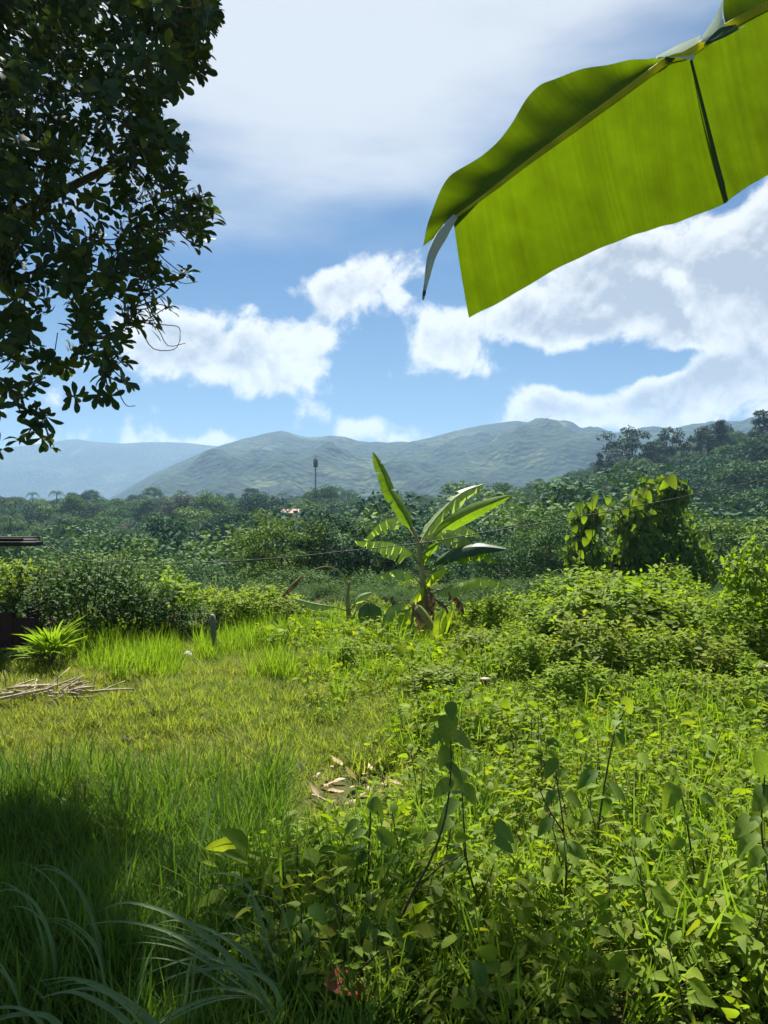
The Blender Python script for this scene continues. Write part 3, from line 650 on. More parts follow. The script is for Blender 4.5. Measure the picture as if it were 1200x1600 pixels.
scatter('valley_wood', 'dense green woodland mass filling the valley and right slope', 'woodland', [ALLM[k] for k in keys], np.stack([x, y, gz(x, y)], -1), rng.uniform(0, 6.28, n), rng.normal(0, .05, (n, 2)), scl, idx)


# ------------------------------------------------------------------ shrubs round the field
def shrub_kind(h, r, nshoot, per, L, tpl, mat, stems=9, flat=1.0, dark=False):
    """leafy shoots rising from one base: each shoot a twig with leaves set round it"""
    f = MB(); s = MB()
    d = rdir(nshoot, -.1, 1); rad = rng.uniform(.45, 1.0, nshoot) ** .5
    tip = d * rad[:, None] * np.array([r, r, h * .55]) + np.array([0, 0, h * .42]); tip[:, 2] = np.maximum(tip[:, 2], .08)
    sd = norm(d * np.array([.6, .6, .35]) + np.array([0, 0, .75 * flat]) + rng.normal(0, .25, d.shape))
    SL = h * .30 * rng.uniform(.6, 1.3, nshoot)
    k = nshoot * per; si = np.repeat(np.arange(nshoot), per); t = np.tile(np.linspace(.05, 1, per), nshoot)
    T = tip[si] + sd[si] * ((t - .6) * SL[si])[:, None]
    a = np.tile(np.arange(per) * 2.4, nshoot) + np.repeat(rng.uniform(0, 6.28, nshoot), per)
    side = np.stack([np.cos(a), np.sin(a), 0 * a], -1)
    D = norm(side + sd[si] * (.25 + .9 * t ** 2)[:, None] + rng.normal(0, .22, T.shape) + np.array([0, 0, -.12])); U = norm(sd[si] + .3 * side * -1 + rng.normal(0, .2, T.shape))
    inst(f, tpl, D, U, L * rng.uniform(.65, 1.25, k) * (1 - .35 * t ** 3), T, np.clip(.65 * np.repeat(rng.random(nshoot), per) + .35 * rng.random(k), 0, 1))
    for i in range(nshoot):
        s.add(*tube(np.stack([tip[i] - sd[i] * SL[i] * .8, tip[i] + sd[i] * SL[i] * .42]), [.0045, .002], 4))
    for i in rng.permutation(nshoot)[:stems]:
        e = tip[i] - sd[i] * SL[i] * .7
        s.add(*tube(spline([[rng.normal(0, .05), rng.normal(0, .05), -.05], e * [.35, .35, .5], e], 6), np.linspace(.012, .005, 6), 4))
    return s, f, mat
SH = {}
def reg(key, *a, **k):
    s, f, mat = shrub_kind(*a, **k); SH[key] = (s.mesh('stem', M['weedstem']), f.mesh('foliage', mat), a[0])
LB = leaf_tpl(1, .42, 4, 'ovate', .22, .3); LV = leaf_tpl(1, .75, 5, 'heart', .18, .3); LW = leaf_tpl(1, .5, 4, 'ovate', .2, .25)
reg('light0', 1.0, .62, 85, 9, .135, LB, M['shrub']); reg('light1', 1.0, .70, 95, 9, .12, LB, M['shrub']); reg('light2', 1.0, .58, 80, 8, .155, LW, M['shrub'])
reg('mix0', 1.0, .66, 85, 9, .13, LW, M['weed']); reg('mix1', 1.0, .6, 80, 9, .15, LB, M['weed'])
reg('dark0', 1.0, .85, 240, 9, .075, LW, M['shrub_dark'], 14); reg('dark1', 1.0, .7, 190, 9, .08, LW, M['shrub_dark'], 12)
def shrub(key, px, pyb, pyt, label, group, wide=1.0, name='shrub', cat='shrub', d=None):
    if d is None: g = G(px, pyb)
    else: x = (px - 600) / FPX * d; g = np.array([x, d, gzs(x, d)])
    h = max(CAMZ + (800 - pyt) / FPX * g[1] - g[2], .25)
    r = thing(name, label, cat, g, group, rng.uniform(0, 6.28)); r.scale = (h * wide, h * wide, h)
    for nm, me in (('stem', SH[key][0]), ('foliage', SH[key][1])):
        o = bpy.data.objects.new(nm, me); C.objects.link(o); o.parent = r
    return r
DG = 'bushes on the left field edge'
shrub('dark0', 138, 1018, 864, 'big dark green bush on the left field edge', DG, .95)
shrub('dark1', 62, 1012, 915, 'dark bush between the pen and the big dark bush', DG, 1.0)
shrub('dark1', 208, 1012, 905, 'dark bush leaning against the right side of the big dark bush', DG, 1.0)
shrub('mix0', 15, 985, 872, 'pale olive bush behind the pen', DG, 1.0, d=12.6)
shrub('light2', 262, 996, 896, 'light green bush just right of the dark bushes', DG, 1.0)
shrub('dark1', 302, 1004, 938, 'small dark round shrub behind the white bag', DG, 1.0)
shrub('light0', 360, 990, 925, 'light green shrub behind the wooden post', DG, 1.2)
shrub('light1', 410, 986, 912, 'light green shrub in front of the pale feathery tree', DG, 1.1)
shrub('mix1', 450, 984, 930, 'leafy shrub below the dead hanging leaf', DG, 1.2)
shrub('mix0', 330, 982, 915, 'pale green shrub behind the small dark round shrub', DG, 1.2, d=12.6)
shrub('light2', 500, 990, 950, 'low shrub left of the small banana plant', DG, 1.5)
shrub('light1', 592, 990, 972, 'low leafy shrub at the foot of the banana plants', DG, 1.6)
shrub('mix1', 610, 1040, 1008, 'low bright shrub in front of the thin banana sucker', DG, 1.6)
shrub('light2', 545, 1045, 1000, 'low leafy shrub in front of the small banana plant', DG, 1.5)
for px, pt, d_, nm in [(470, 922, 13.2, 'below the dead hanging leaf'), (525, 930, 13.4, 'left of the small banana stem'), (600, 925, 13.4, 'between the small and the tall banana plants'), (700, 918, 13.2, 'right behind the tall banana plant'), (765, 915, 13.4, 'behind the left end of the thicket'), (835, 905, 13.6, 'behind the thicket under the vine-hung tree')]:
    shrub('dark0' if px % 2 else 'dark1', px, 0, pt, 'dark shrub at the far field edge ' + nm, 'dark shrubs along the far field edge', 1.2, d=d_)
RGN = 'shrub thicket on the right'
spots = [('light0', 778, 1010, 938, .85), ('light1', 790, 1006, 938, 1.1), ('light2', 850, 1002, 920, 1.0), ('light0', 905, 1000, 906, 1.0), ('light1', 965, 1000, 890, 1.0),
         ('light2', 1025, 1000, 900, 1.0), ('light0', 1085, 1000, 905, 1.0), ('light1', 1145, 1000, 915, 1.0), ('light2', 1205, 1004, 915, 1.0),
         ('mix0', 760, 1040, 965, 1.0), ('light1', 820, 1036, 955, 1.0), ('light0', 885, 1036, 940, 1.0), ('mix1', 945, 1036, 935, 1.0), ('light2', 1000, 1038, 935, 1.0), ('mix0', 1065, 1036, 935, 1.0), ('light1', 1125, 1040, 940, 1.0), ('light0', 1190, 1044, 955, 1.0),
         ('mix1', 752, 1055, 1005, 1.0), ('light0', 800, 1080, 1000, 1.0), ('mix0', 860, 1078, 985, 1.0), ('mix1', 925, 1078, 975, 1.0), ('light1', 985, 1080, 985, 1.0), ('mix0', 1045, 1080, 985, 1.0), ('mix1', 1105, 1080, 985, 1.0), ('light2', 1165, 1088, 1000, 1.0),
         ('light1', 830, 1118, 1050, 1.1), ('light0', 900, 1118, 1040, 1.1), ('mix0', 970, 1122, 1050, 1.1), ('light2', 1040, 1122, 1050, 1.1), ('mix1', 1110, 1126, 1050, 1.1), ('light0', 1180, 1130, 1050, 1.1),
         ('mix1', 690, 1100, 1062, 1.3), ('light1', 760, 1120, 1065, 1.2)]
ORD = ['first', 'second', 'third', 'fourth', 'fifth', 'sixth', 'seventh', 'eighth', 'ninth', 'tenth', 'eleventh', 'twelfth', 'thirteenth', 'fourteenth', 'fifteenth', 'sixteenth', 'seventeenth', 'eighteenth', 'nineteenth', 'twentieth', 'twenty-first', 'twenty-second', 'twenty-third', 'twenty-fourth', 'twenty-fifth']
def rowof(pb): return 'tall back row' if pb <= 1010 else ('second row' if pb <= 1050 else ('third row' if pb <= 1090 else 'low front row'))
for row in ('tall back row', 'second row', 'third row', 'low front row'):
    for i, (k, px, pb, pt, w) in enumerate(sorted([q for q in spots if rowof(q[2]) == row], key=lambda q: q[1])):
        shrub(k, px + rng.normal(0, 6), pb + rng.normal(0, 4), pt + rng.normal(0, 17), '%s leafy shrub from the left in the %s of the right-hand thicket' % (ORD[i], row), RGN + ', ' + row, w * rng.uniform(1.0, 1.3))
shrub('light2', 1185, 1000, 845, 'tall yellow green shrub at the right edge above the thicket', None, .55, d=8.8)
shrub('light0', 1042, 960, 880, 'round drooping shrub behind the thicket under the vine tree', None, .8, d=11.5)

# undergrowth on the slope just beyond the field
x = rng.uniform(-22, 24, 5200); y = rng.uniform(11.6, 26, 5200); keep = (np.abs(x) < .62 * y + 2) & (rng.random(5200) < np.interp(y, [11.6, 15, 26], [.9, .6, .12])); x, y = x[keep], y[keep]; n = len(x)
scatter('undergrowth', 'tangled green undergrowth on the slope behind the field edge', 'undergrowth', [SH[k][1] for k in ('mix0', 'dark1', 'dark0', 'dark1', 'dark0')], np.stack([x, y, gz(x, y) - .05], -1), rng.uniform(0, 6.28, n), rng.normal(0, .12, (n, 2)), rng.uniform(.35, 1.0, n) * (.25 + 1.7 * fbm(x * .4, y * .4, 2, 41) ** 1.3) * np.interp(y, [11.6, 13.5, 18, 34], [.34, .45, .75, 1.2]), np.where(y < 13.2, rng.choice(5, n, p=[.4, .15, .15, .15, .15]), rng.choice(5, n, p=[.04, .24, .24, .24, .24])))

# spiky young fan palm beside the pen
def fan_palm():
    g = G(80, 1050); r = thing('fan_palm', 'spiky yellow green young fan palm clump beside the low pen', 'palm', g)
    for i in range(24):
        a = i * 2.4; up = rng.uniform(.5, 3.2); dr = norm([math.cos(a), math.sin(a), up]); st_ = rng.uniform(.12, .34)
        b = g + np.array([0, 0, .06]); e = b + dr * st_
        s = MB().add(*tube(spline([b, (b + e) / 2 + [0, 0, .02], e], 4), [.006, .005, .004, .003], 4))
        lf = s.build('leaf_stalk', M['weedstem'], r)
        f = MB(); k = 9; ang = np.linspace(-.75, .75, k); sd = norm(np.cross(dr, [0, 0, 1.0])); 
        D = np.cos(ang)[:, None] * dr + np.sin(ang)[:, None] * sd + np.array([0, 0, -.12]); 
        inst(f, leaf_tpl(1, .09, 4, 'lance', .3, .28), D, np.tile(np.cross(sd, dr), (k, 1)), rng.uniform(.22, .40, k), np.tile(e, (k, 1)))
        f.build('fan_leaf', M['tallgrass'], r)
fan_palm()

# tree hung with large-leaved vines
def vine_tree():
    d = 17.0; x = (985 - 600) / FPX * d; g = np.array([x, d, gzs(x, d)])
    r = thing('vine_hung_tree', 'dark tree draped with large-leaved climbing vines above the thicket', 'tree', g)
    cs = [(1020, 790, .45, .6), (1045, 840, .5, .75), (985, 815, .38, .45), (1000, 870, .5, .6), (915, 808, .3, .34), (908, 862, .34, .5), (950, 880, .4, .4), (1052, 768, .28, .28), (1075, 880, .5, .6), (965, 900, .8, .5), (1020, 905, .8, .5)]
    crown = MB(); vines = MB(); tips = []
    for px, py, rx, rz in cs:
        c0 = P(px, py, d + rng.uniform(-.3, .3)); tips.append(c0 - g); k = int(1900 * rx); o_ = rdir(k, -1, 1); rad = rng.uniform(.35, 1.0, (k, 1)) * (.7 + .75 * vnoise(o_[:, 0] * 2.5 + px, o_[:, 2] * 2.5 + py, 3))[:, None]; T = c0 + o_ * rad * [rx, rx, rz]
        inst(crown, LW, norm(o_ + rng.normal(0, .6, (k, 3)) + [0, 0, -.4]), norm(o_ * .6 + [0, 0, .7] + rng.normal(0, .4, (k, 3))), rng.uniform(.07, .14, k), T, np.clip(vnoise(T[:, 0] * 3, T[:, 2] * 3 + T[:, 1], 7) * .8 + .2 * rng.random(k), 0, 1))
        k = int(420 * rx); o_ = rdir(k, -1, .9); o_[:, 1] = -np.abs(o_[:, 1]); T = c0 + o_ * [rx * 1.1, rx * 1.1, rz * 1.12] * rng.uniform(.75, 1.15, (k, 1))
        inst(vines, LV, norm(rng.normal(0, .5, (k, 3)) + [0, -.4, -.9]), norm(rng.normal(0, .4, (k, 3)) + [0, -.7, .7]), rng.uniform(.09, .2, k), T)
    trunk = trunk_mb(2.4, .08, np.array(tips), .02, 8); trunk.V = [v + g for v in trunk.V]; trunk.build('trunk', M['bark'], r)
    crown.build('crown', M['shrub_dark'], r); vines.build('vine_foliage', M['weed_dark'], r)
    lm = [leaf_tpl(1, .85, 7, 'heart', .15, .22, .03), leaf_tpl(1, .7, 7, 'heart', .28, .35, .03)]
    meshes = [MB().add(*t_).mesh('vine_leaf', M['weed_dark'] if q else M['shrub']) for q in (0, 1) for t_ in lm]
    leaves = [(905, 792, .42), (893, 806, .34), (912, 812, .26), (988, 775, .46), (1008, 770, .44), (996, 790, .38), (1012, 776, .40), (1050, 752, .50), (1038, 758, .36), (930, 778, .34), (925, 790, .30), (978, 800, .34), (984, 812, .3), (1000, 806, .26), (990, 824, .26), (970, 842, .32), (976, 850, .34), (962, 862, .24),
              (922, 834, .34), (915, 846, .30), (900, 852, .32), (908, 866, .30), (920, 872, .34), (930, 862, .22), (1020, 800, .24), (940, 800, .26), (950, 782, .26), (1062, 768, .3), (898, 826, .26), (1028, 764, .3)]
    for i, (px, py, L) in enumerate(leaves):
        p = P(px, py, d - .75 + rng.uniform(-.15, .15)); L = L * .72
        D = norm(np.array([rng.normal(0, .5), -.35, -.8 + rng.normal(0, .3)]))[None]; U = norm(np.array([rng.normal(0, .5), -.9, .45]))[None]
        R = frames(D, U)[0]; o = bpy.data.objects.new('vine_leaf', meshes[rng.integers(0, 4)]); C.objects.link(o); o.parent = r
        mt = Matrix(R.tolist()).to_4x4() @ Matrix.Diagonal((L, L, L, 1)); mt.translation = Vector((p - g - R[:, 1] * L * .4).tolist()); o.matrix_local = mt
    for a, b in [((905, 785), (905, 890)), ((925, 780), (918, 895)), ((985, 770), (968, 890)), ((1010, 765), (995, 860))]:
        MB().add(*tube(spline([P(*a, d - 1.0), P((a[0] + b[0]) / 2 + 4, (a[1] + b[1]) / 2, d - 1.12), P(*b, d - 1.0)], 7), .008, 4)).build('vine', M['weedstem'], r)
vine_tree()

# ------------------------------------------------------------------ bananas
def banana_leaf(root, pts, hw, nh, mat, fold=.35, droop=.25, tears=0, torn=.5, ribw=.012, n=36, base=.18, sides=(1, -1), tipcut=False, seg=5, ribmat='rib_far', name='leaf', wprof=None):
    q = spline(pts, n); t = np.linspace(0, 1, n); T = norm(np.gradient(q, axis=0)); nh = np.asarray(nh, float)
    L = np.linalg.norm(np.diff(q, axis=0), axis=1).sum(); al = t * L
    tip = np.clip((1 - t) / .32, 0, 1) ** .6 if not tipcut else np.clip((1 - t) / .02, 0, 1) ** .5
    w = hw * np.clip((t - base) / .22, 0, 1) ** .55 * tip * (1 + .04 * np.sin(t * 23 + rng.uniform(0, 6)))
    lat = norm(np.cross(T, np.broadcast_to(nh, T.shape))); nn = np.cross(lat, T)
    lam = MB(); i0 = int(base * n)
    for sd in sides:
        cuts = sorted(set([i0, n - 1] + [int(v) for v in rng.uniform(i0 + 3, n - 3, tears)])) if tears else [i0, n - 1]
        for a, b in zip(cuts[:-1], cuts[1:]):
            if b - a < 1: continue
            ph = fold + (rng.normal(0, .28) * torn if tears else 0); dr = droop * (1 + (rng.normal(0, .5) * torn if tears else 0)); sk = rng.normal(0, .02) * torn if tears else 0
            sg = np.linspace(0, 1, seg + 1); m_ = b - a + 1; ix = np.arange(a, b + 1)
            g0 = (ix - ix[0]) / max(m_ - 1, 1) - .5
            V = []
            for s_ in sg:
                gap = 1 - (.10 if tears else 0) * s_ ** 1.5
                cen = q[ix].mean(0); base_p = q[ix] + T[ix] * (-(g0 * (1 - gap) * L * (m_ / n)))[:, None] + T[ix] * (s_ * .10 * hw + sk * s_)
                ang = ph + dr * s_
                V.append(base_p + (lat[ix] * sd * math.cos(ang) - nn[ix] * math.sin(ang)) * (w[ix] * s_)[:, None] + np.array([0, 0, -1.0]) * (droop * .25 * (w[ix] * s_ ** 2))[:, None])
            V = np.stack(V, 1).reshape(-1, 3); F = []
            for i in range(m_ - 1):
                for j in range(seg): k = i * (seg + 1) + j; F.append([k, k + 1, k + seg + 2, k + seg + 1])
            lam.add(V, F, rng.random() if tears else .5, np.repeat(al[ix], seg + 1))
    lf = lam.build(name, mat, root)
    r = np.interp(t, [0, .15, 1], [1.5, 1, .25]) * ribw
    rib = MB().add(*tube(q - nn * ribw * .4, r, 6)); off = root.location
    o = bpy.data.objects.new('midrib', rib.mesh('midrib', M[ribmat], off)); C.objects.link(o); o.parent = lf
    return lf
def PL(pts, d): return [P(p[0], p[1], d + (p[2] if len(p) > 2 else 0)) for p in pts]

def main_banana():
    D = 10.2; g = P(664, 1003, D); g[2] = gzs(g[0], D)
    r = thing('banana_plant', 'tall sunlit banana plant with torn leaves standing in mid field', 'banana plant', g)
    st_ = spline([g - [0, 0, .05], P(665, 955, D), P(661, 914, D), P(658, 879, D), P(654, 851, D), P(645, 824, D)], 16)
    MB().add(*tube(st_, np.interp(np.linspace(0, 1, 16), [0, .4, .75, 1], [.058, .046, .034, .013]), 8)).build('pseudostem', M['stem'], r)
    for k in range(3):   # dry sheaths round the stem
        p = st_[3 + k]; sx = .05 * (-1) ** k
        banana_leaf(r, [p + [sx * .5, -.05, .12], p + [sx * 1.4, -.1, .02], p + [sx * 2.4, -.11, -.22 - .05 * k]], .055, (0, -1, .2), M['dead'], .4, .4, 3, 1, .006, 14, .1, ribmat='dead', name='dry_sheath')
    B = M['banana']
    banana_leaf(r, PL([(648, 836), (640, 818), (626, 791, .05), (610, 766, .1), (595, 728, .2), (583, 706, .25)], D), .115, (.55, -.8, .1), B, .25, .15, 3, .25, .011, base=.08)
    banana_leaf(r, PL([(660, 890), (648, 868, -.1), (632, 855, -.2), (605, 846, -.35), (556, 845, -.5)], D), .20, (-.1, -.6, 1), M['banana_pale_sheen'], .75, .5, 15, .6, .010, base=.25)
    banana_leaf(r, PL([(650, 842), (632, 818, .3), (615, 809, .5), (592, 818, .7), (570, 842, .8)], D), .17, (-.1, -.5, 1), M['banana_pale_sheen'], .7, .5, 12, .7, .009, base=.25)
    banana_leaf(r, PL([(656, 850), (668, 828, .2), (690, 800, .4), (722, 770, .6), (758, 755, .8)], D), .15, (.4, -.6, .7), M['banana_pale_sheen'], .5, .5, 11, .6, .010, base=.12, sides=(1, -1))
    banana_leaf(r, PL([(657, 852), (680, 834), (712, 812, -.05), (755, 790, -.1), (797, 774, -.1)], D), .115, (.45, -.85, .5), B, .3, .15, 0, .3, .011, base=.22)
    banana_leaf(r, PL([(658, 862), (676, 840, -.1), (696, 828, -.15), (722, 836, -.25), (746, 856, -.3)], D), .2, (.2, -.3, 1), M['banana_pale_sheen'], .7, .5, 12, .7, .009, base=.2)
    banana_leaf(r, PL([(661, 905), (682, 878, -.1), (710, 861, -.3), (745, 854, -.5), (793, 858, -.6)], D), .13, (.1, -.75, .7), M['banana_dark'], .2, .2, 1, .3, .010, base=.18)
    banana_leaf(r, PL([(661, 905), (690, 882, -.2), (718, 866, -.35), (752, 862, -.4), (776, 878, -.4)], D), .13, (.1, -.4, 1), B, .8, .4, 9, .8, .009, base=.3)
    banana_leaf(r, PL([(664, 935), (684, 924, -.15), (712, 913, -.3), (752, 902, -.5), (793, 913, -.6)], D), .15, (.05, -.35, 1), M['banana_pale_sheen'], .55, .4, 7, .5, .010, base=.2)
    banana_leaf(r, PL([(660, 915), (640, 895, -.2), (615, 890, -.4), (585, 905, -.55)], D), .14, (-.1, -.5, 1), M['banana_pale_sheen'], .6, .4, 8, .6, .009, base=.2)
    banana_leaf(r, PL([(655, 856), (668, 838, .3), (692, 826, .5), (725, 822, .7), (752, 838, .8)], D), .16, (.1, -.5, 1), M['banana_pale_sheen'], .6, .4, 9, .6, .009, base=.2)
    banana_leaf(r, PL([(666, 925), (678, 908, -.1), (698, 889, -.15)], D), .075, (.6, -.8, .3), M['banana_lime'], .35, .2, 0, .3, .007, base=.1)
    banana_leaf(r, PL([(662, 890), (672, 865, -.08), (685, 848, -.1)], D), .07, (.6, -.8, .3), B, .35, .2, 0, .3, .007, base=.1)
    banana_leaf(r, PL([(656, 950), (652, 938, -.1), (661, 918, -.15)], D), .06, (-.3, -.9, .2), M['banana_lime'], .3, .2, 0, .3, .006, base=.1)
    banana_leaf(r, PL([(668, 930), (690, 942, -.1), (700, 960, -.12), (702, 990, -.1)], D), .08, (.1, -.9, .4), M['dead'], .5, .5, 9, 1, .007, base=.1, ribmat='dead')
    banana_leaf(r, PL([(666, 920), (700, 925, .1), (722, 945, .12), (728, 985, .1)], D), .09, (.1, -.9, .4), M['dead'], .5, .5, 9, 1, .007, base=.15, ribmat='dead')
main_banana()
def sucker_pair():
    D = 9.3; g = P(644, 1012, D); g[2] = gzs(g[0], D)
    r = thing('banana_sucker', 'thin banana sucker with a bent olive leaf before the tall plant', 'banana plant', g)
    MB().add(*tube(spline([g - [0, 0, .04], P(643, 985, D), P(645, 958, D), P(647, 940, D)], 9), np.linspace(.03, .012, 9), 8)).build('pseudostem', M['stem'], r)
    banana_leaf(r, PL([(647, 945), (656, 948, -.05), (670, 966, -.1), (682, 988, -.12), (690, 1008, -.1)], D), .075, (.7, -.75, .45), M['banana_olive'], .25, .15, 0, .3, .008, base=.02)
    banana_leaf(r, PL([(646, 945), (628, 941, -.05), (608, 950, -.1), (598, 972, -.12), (604, 985, -.1)], D), .12, (-.35, -.5, .9), M['banana_pale_sheen'], .7, .4, 5, .5, .008, base=.1)
    banana_leaf(r, PL([(645, 948), (636, 955, -.1), (631, 968, -.15), (629, 990, -.15)], D), .10, (-.2, -1, .2), M['banana_lime'], .3, .2, 3, .4, .007, base=.1)
    banana_leaf(r, PL([(645, 950), (652, 960, -.1), (660, 985, -.15), (668, 1003, -.15)], D), .05, (.2, -1, .2), M['dead'], .3, .2, 3, .4, .006, base=.1, ribmat='dead')
    g = P(688, 1022, 8.9); g[2] = gzs(g[0], 8.9)
    r = thing('banana_sucker', 'bright lime upright banana shoot right of the bent olive leaf', 'banana plant', g)
    MB().add(*tube(spline([g - [0, 0, .03], P(687, 1006, 8.9), P(688, 990, 8.9)], 6), np.linspace(.022, .01, 6), 8)).build('pseudostem', M['banana_lime'], r)
    banana_leaf(r, PL([(688, 1005), (686, 990), (688, 970), (695, 950, .05)], 8.9), .085, (-.3, -1, .1), M['banana_lime'], .35, .1, 1, .3, .007, base=.04)
    banana_leaf(r, PL([(689, 1003), (694, 988), (700, 970), (707, 955, .05)], 8.9), .06, (.5, -1, .1), M['banana_lime'], .35, .1, 0, .3, .006, base=.15)
sucker_pair()
def small_banana():
    D = 10.6; g = P(548, 1000, D); g[2] = gzs(g[0], D)
    r = thing('banana_plant', 'small dark banana plant with a dead hanging leaf, left of the tall one', 'banana plant', g)
    MB().add(*tube(spline([g - [0, 0, .05], P(546, 970, D), P(543, 935, D), P(546, 908, D)], 10), np.linspace(.05, .016, 10), 8)).build('pseudostem', M['stem'], r)
    banana_leaf(r, PL([(545, 915), (530, 893), (508, 885, -.1), (480, 895, -.2), (458, 912, -.3), (440, 932, -.3)], D), .10, (-.3, -.9, .5), M['dead'], .5, .4, 4, .6, .011, base=.66)
    banana_leaf(r, PL([(546, 955), (520, 948, -.1), (490, 943, -.2), (458, 935, -.3)], D), .085, (-.1, -.75, .8), M['banana_pale_sheen'], .3, .2, 2, .3, .009, base=.3)
    banana_leaf(r, PL([(547, 955), (556, 940, -.1), (566, 931, -.15), (580, 926, -.2)], D), .07, (.1, -.8, .7), M['banana_pale_sheen'], .3, .2, 0, .3, .008, base=.25)
    pt = spline(PL([(548, 975), (556, 955, -.2), (567, 941, -.45), (577, 942, -.6)], D), 10); MB().add(*tube(pt, np.linspace(.012, .006, 10), 6)).build('leaf_stalk', M['rib_far'], r)
    v_, f_ = leaf_tpl(1, .78, 8, 'ovate', .22, .12, .02); tip_ = pt[-1]; lv_ = MB(); inst(lv_, (v_, f_), [[.04, -.12, -1.0]], [[.1, -1.0, .05]], np.array([.42]), [tip_], np.array([.5])); lv_.build('drooping_leaf', M['banana_dark'], r)
    MB().add(*tube(np.stack([tip_ + [0, -.004, 0], tip_ + [.01, -.035, -.2], tip_ + [.016, -.03, -.4]]), [.006, .004, .002], 4)).build('midrib', M['rib_far'], r)
    banana_leaf(r, PL([(549, 985), (572, 985, -.3), (562, 996, -.45), (552, 1014, -.5)], D), .09, (-.4, -.6, .8), M['banana_lime'], .3, .3, 1, .3, .008, base=.25)
    banana_leaf(r, PL([(546, 985), (525, 972, -.2), (505, 966, -.3), (485, 968, -.4)], D), .07, (-.1, -.7, .8), M['banana_pale_sheen'], .3, .3, 0, .3, .007, base=.3)
    banana_leaf(r, PL([(546, 990), (536, 976, -.25), (530, 982, -.35), (529, 1000, -.4)], D), .055, (-.2, -1, .3), M['banana_lime'], .3, .2, 0, .3, .006, base=.3)
small_banana()

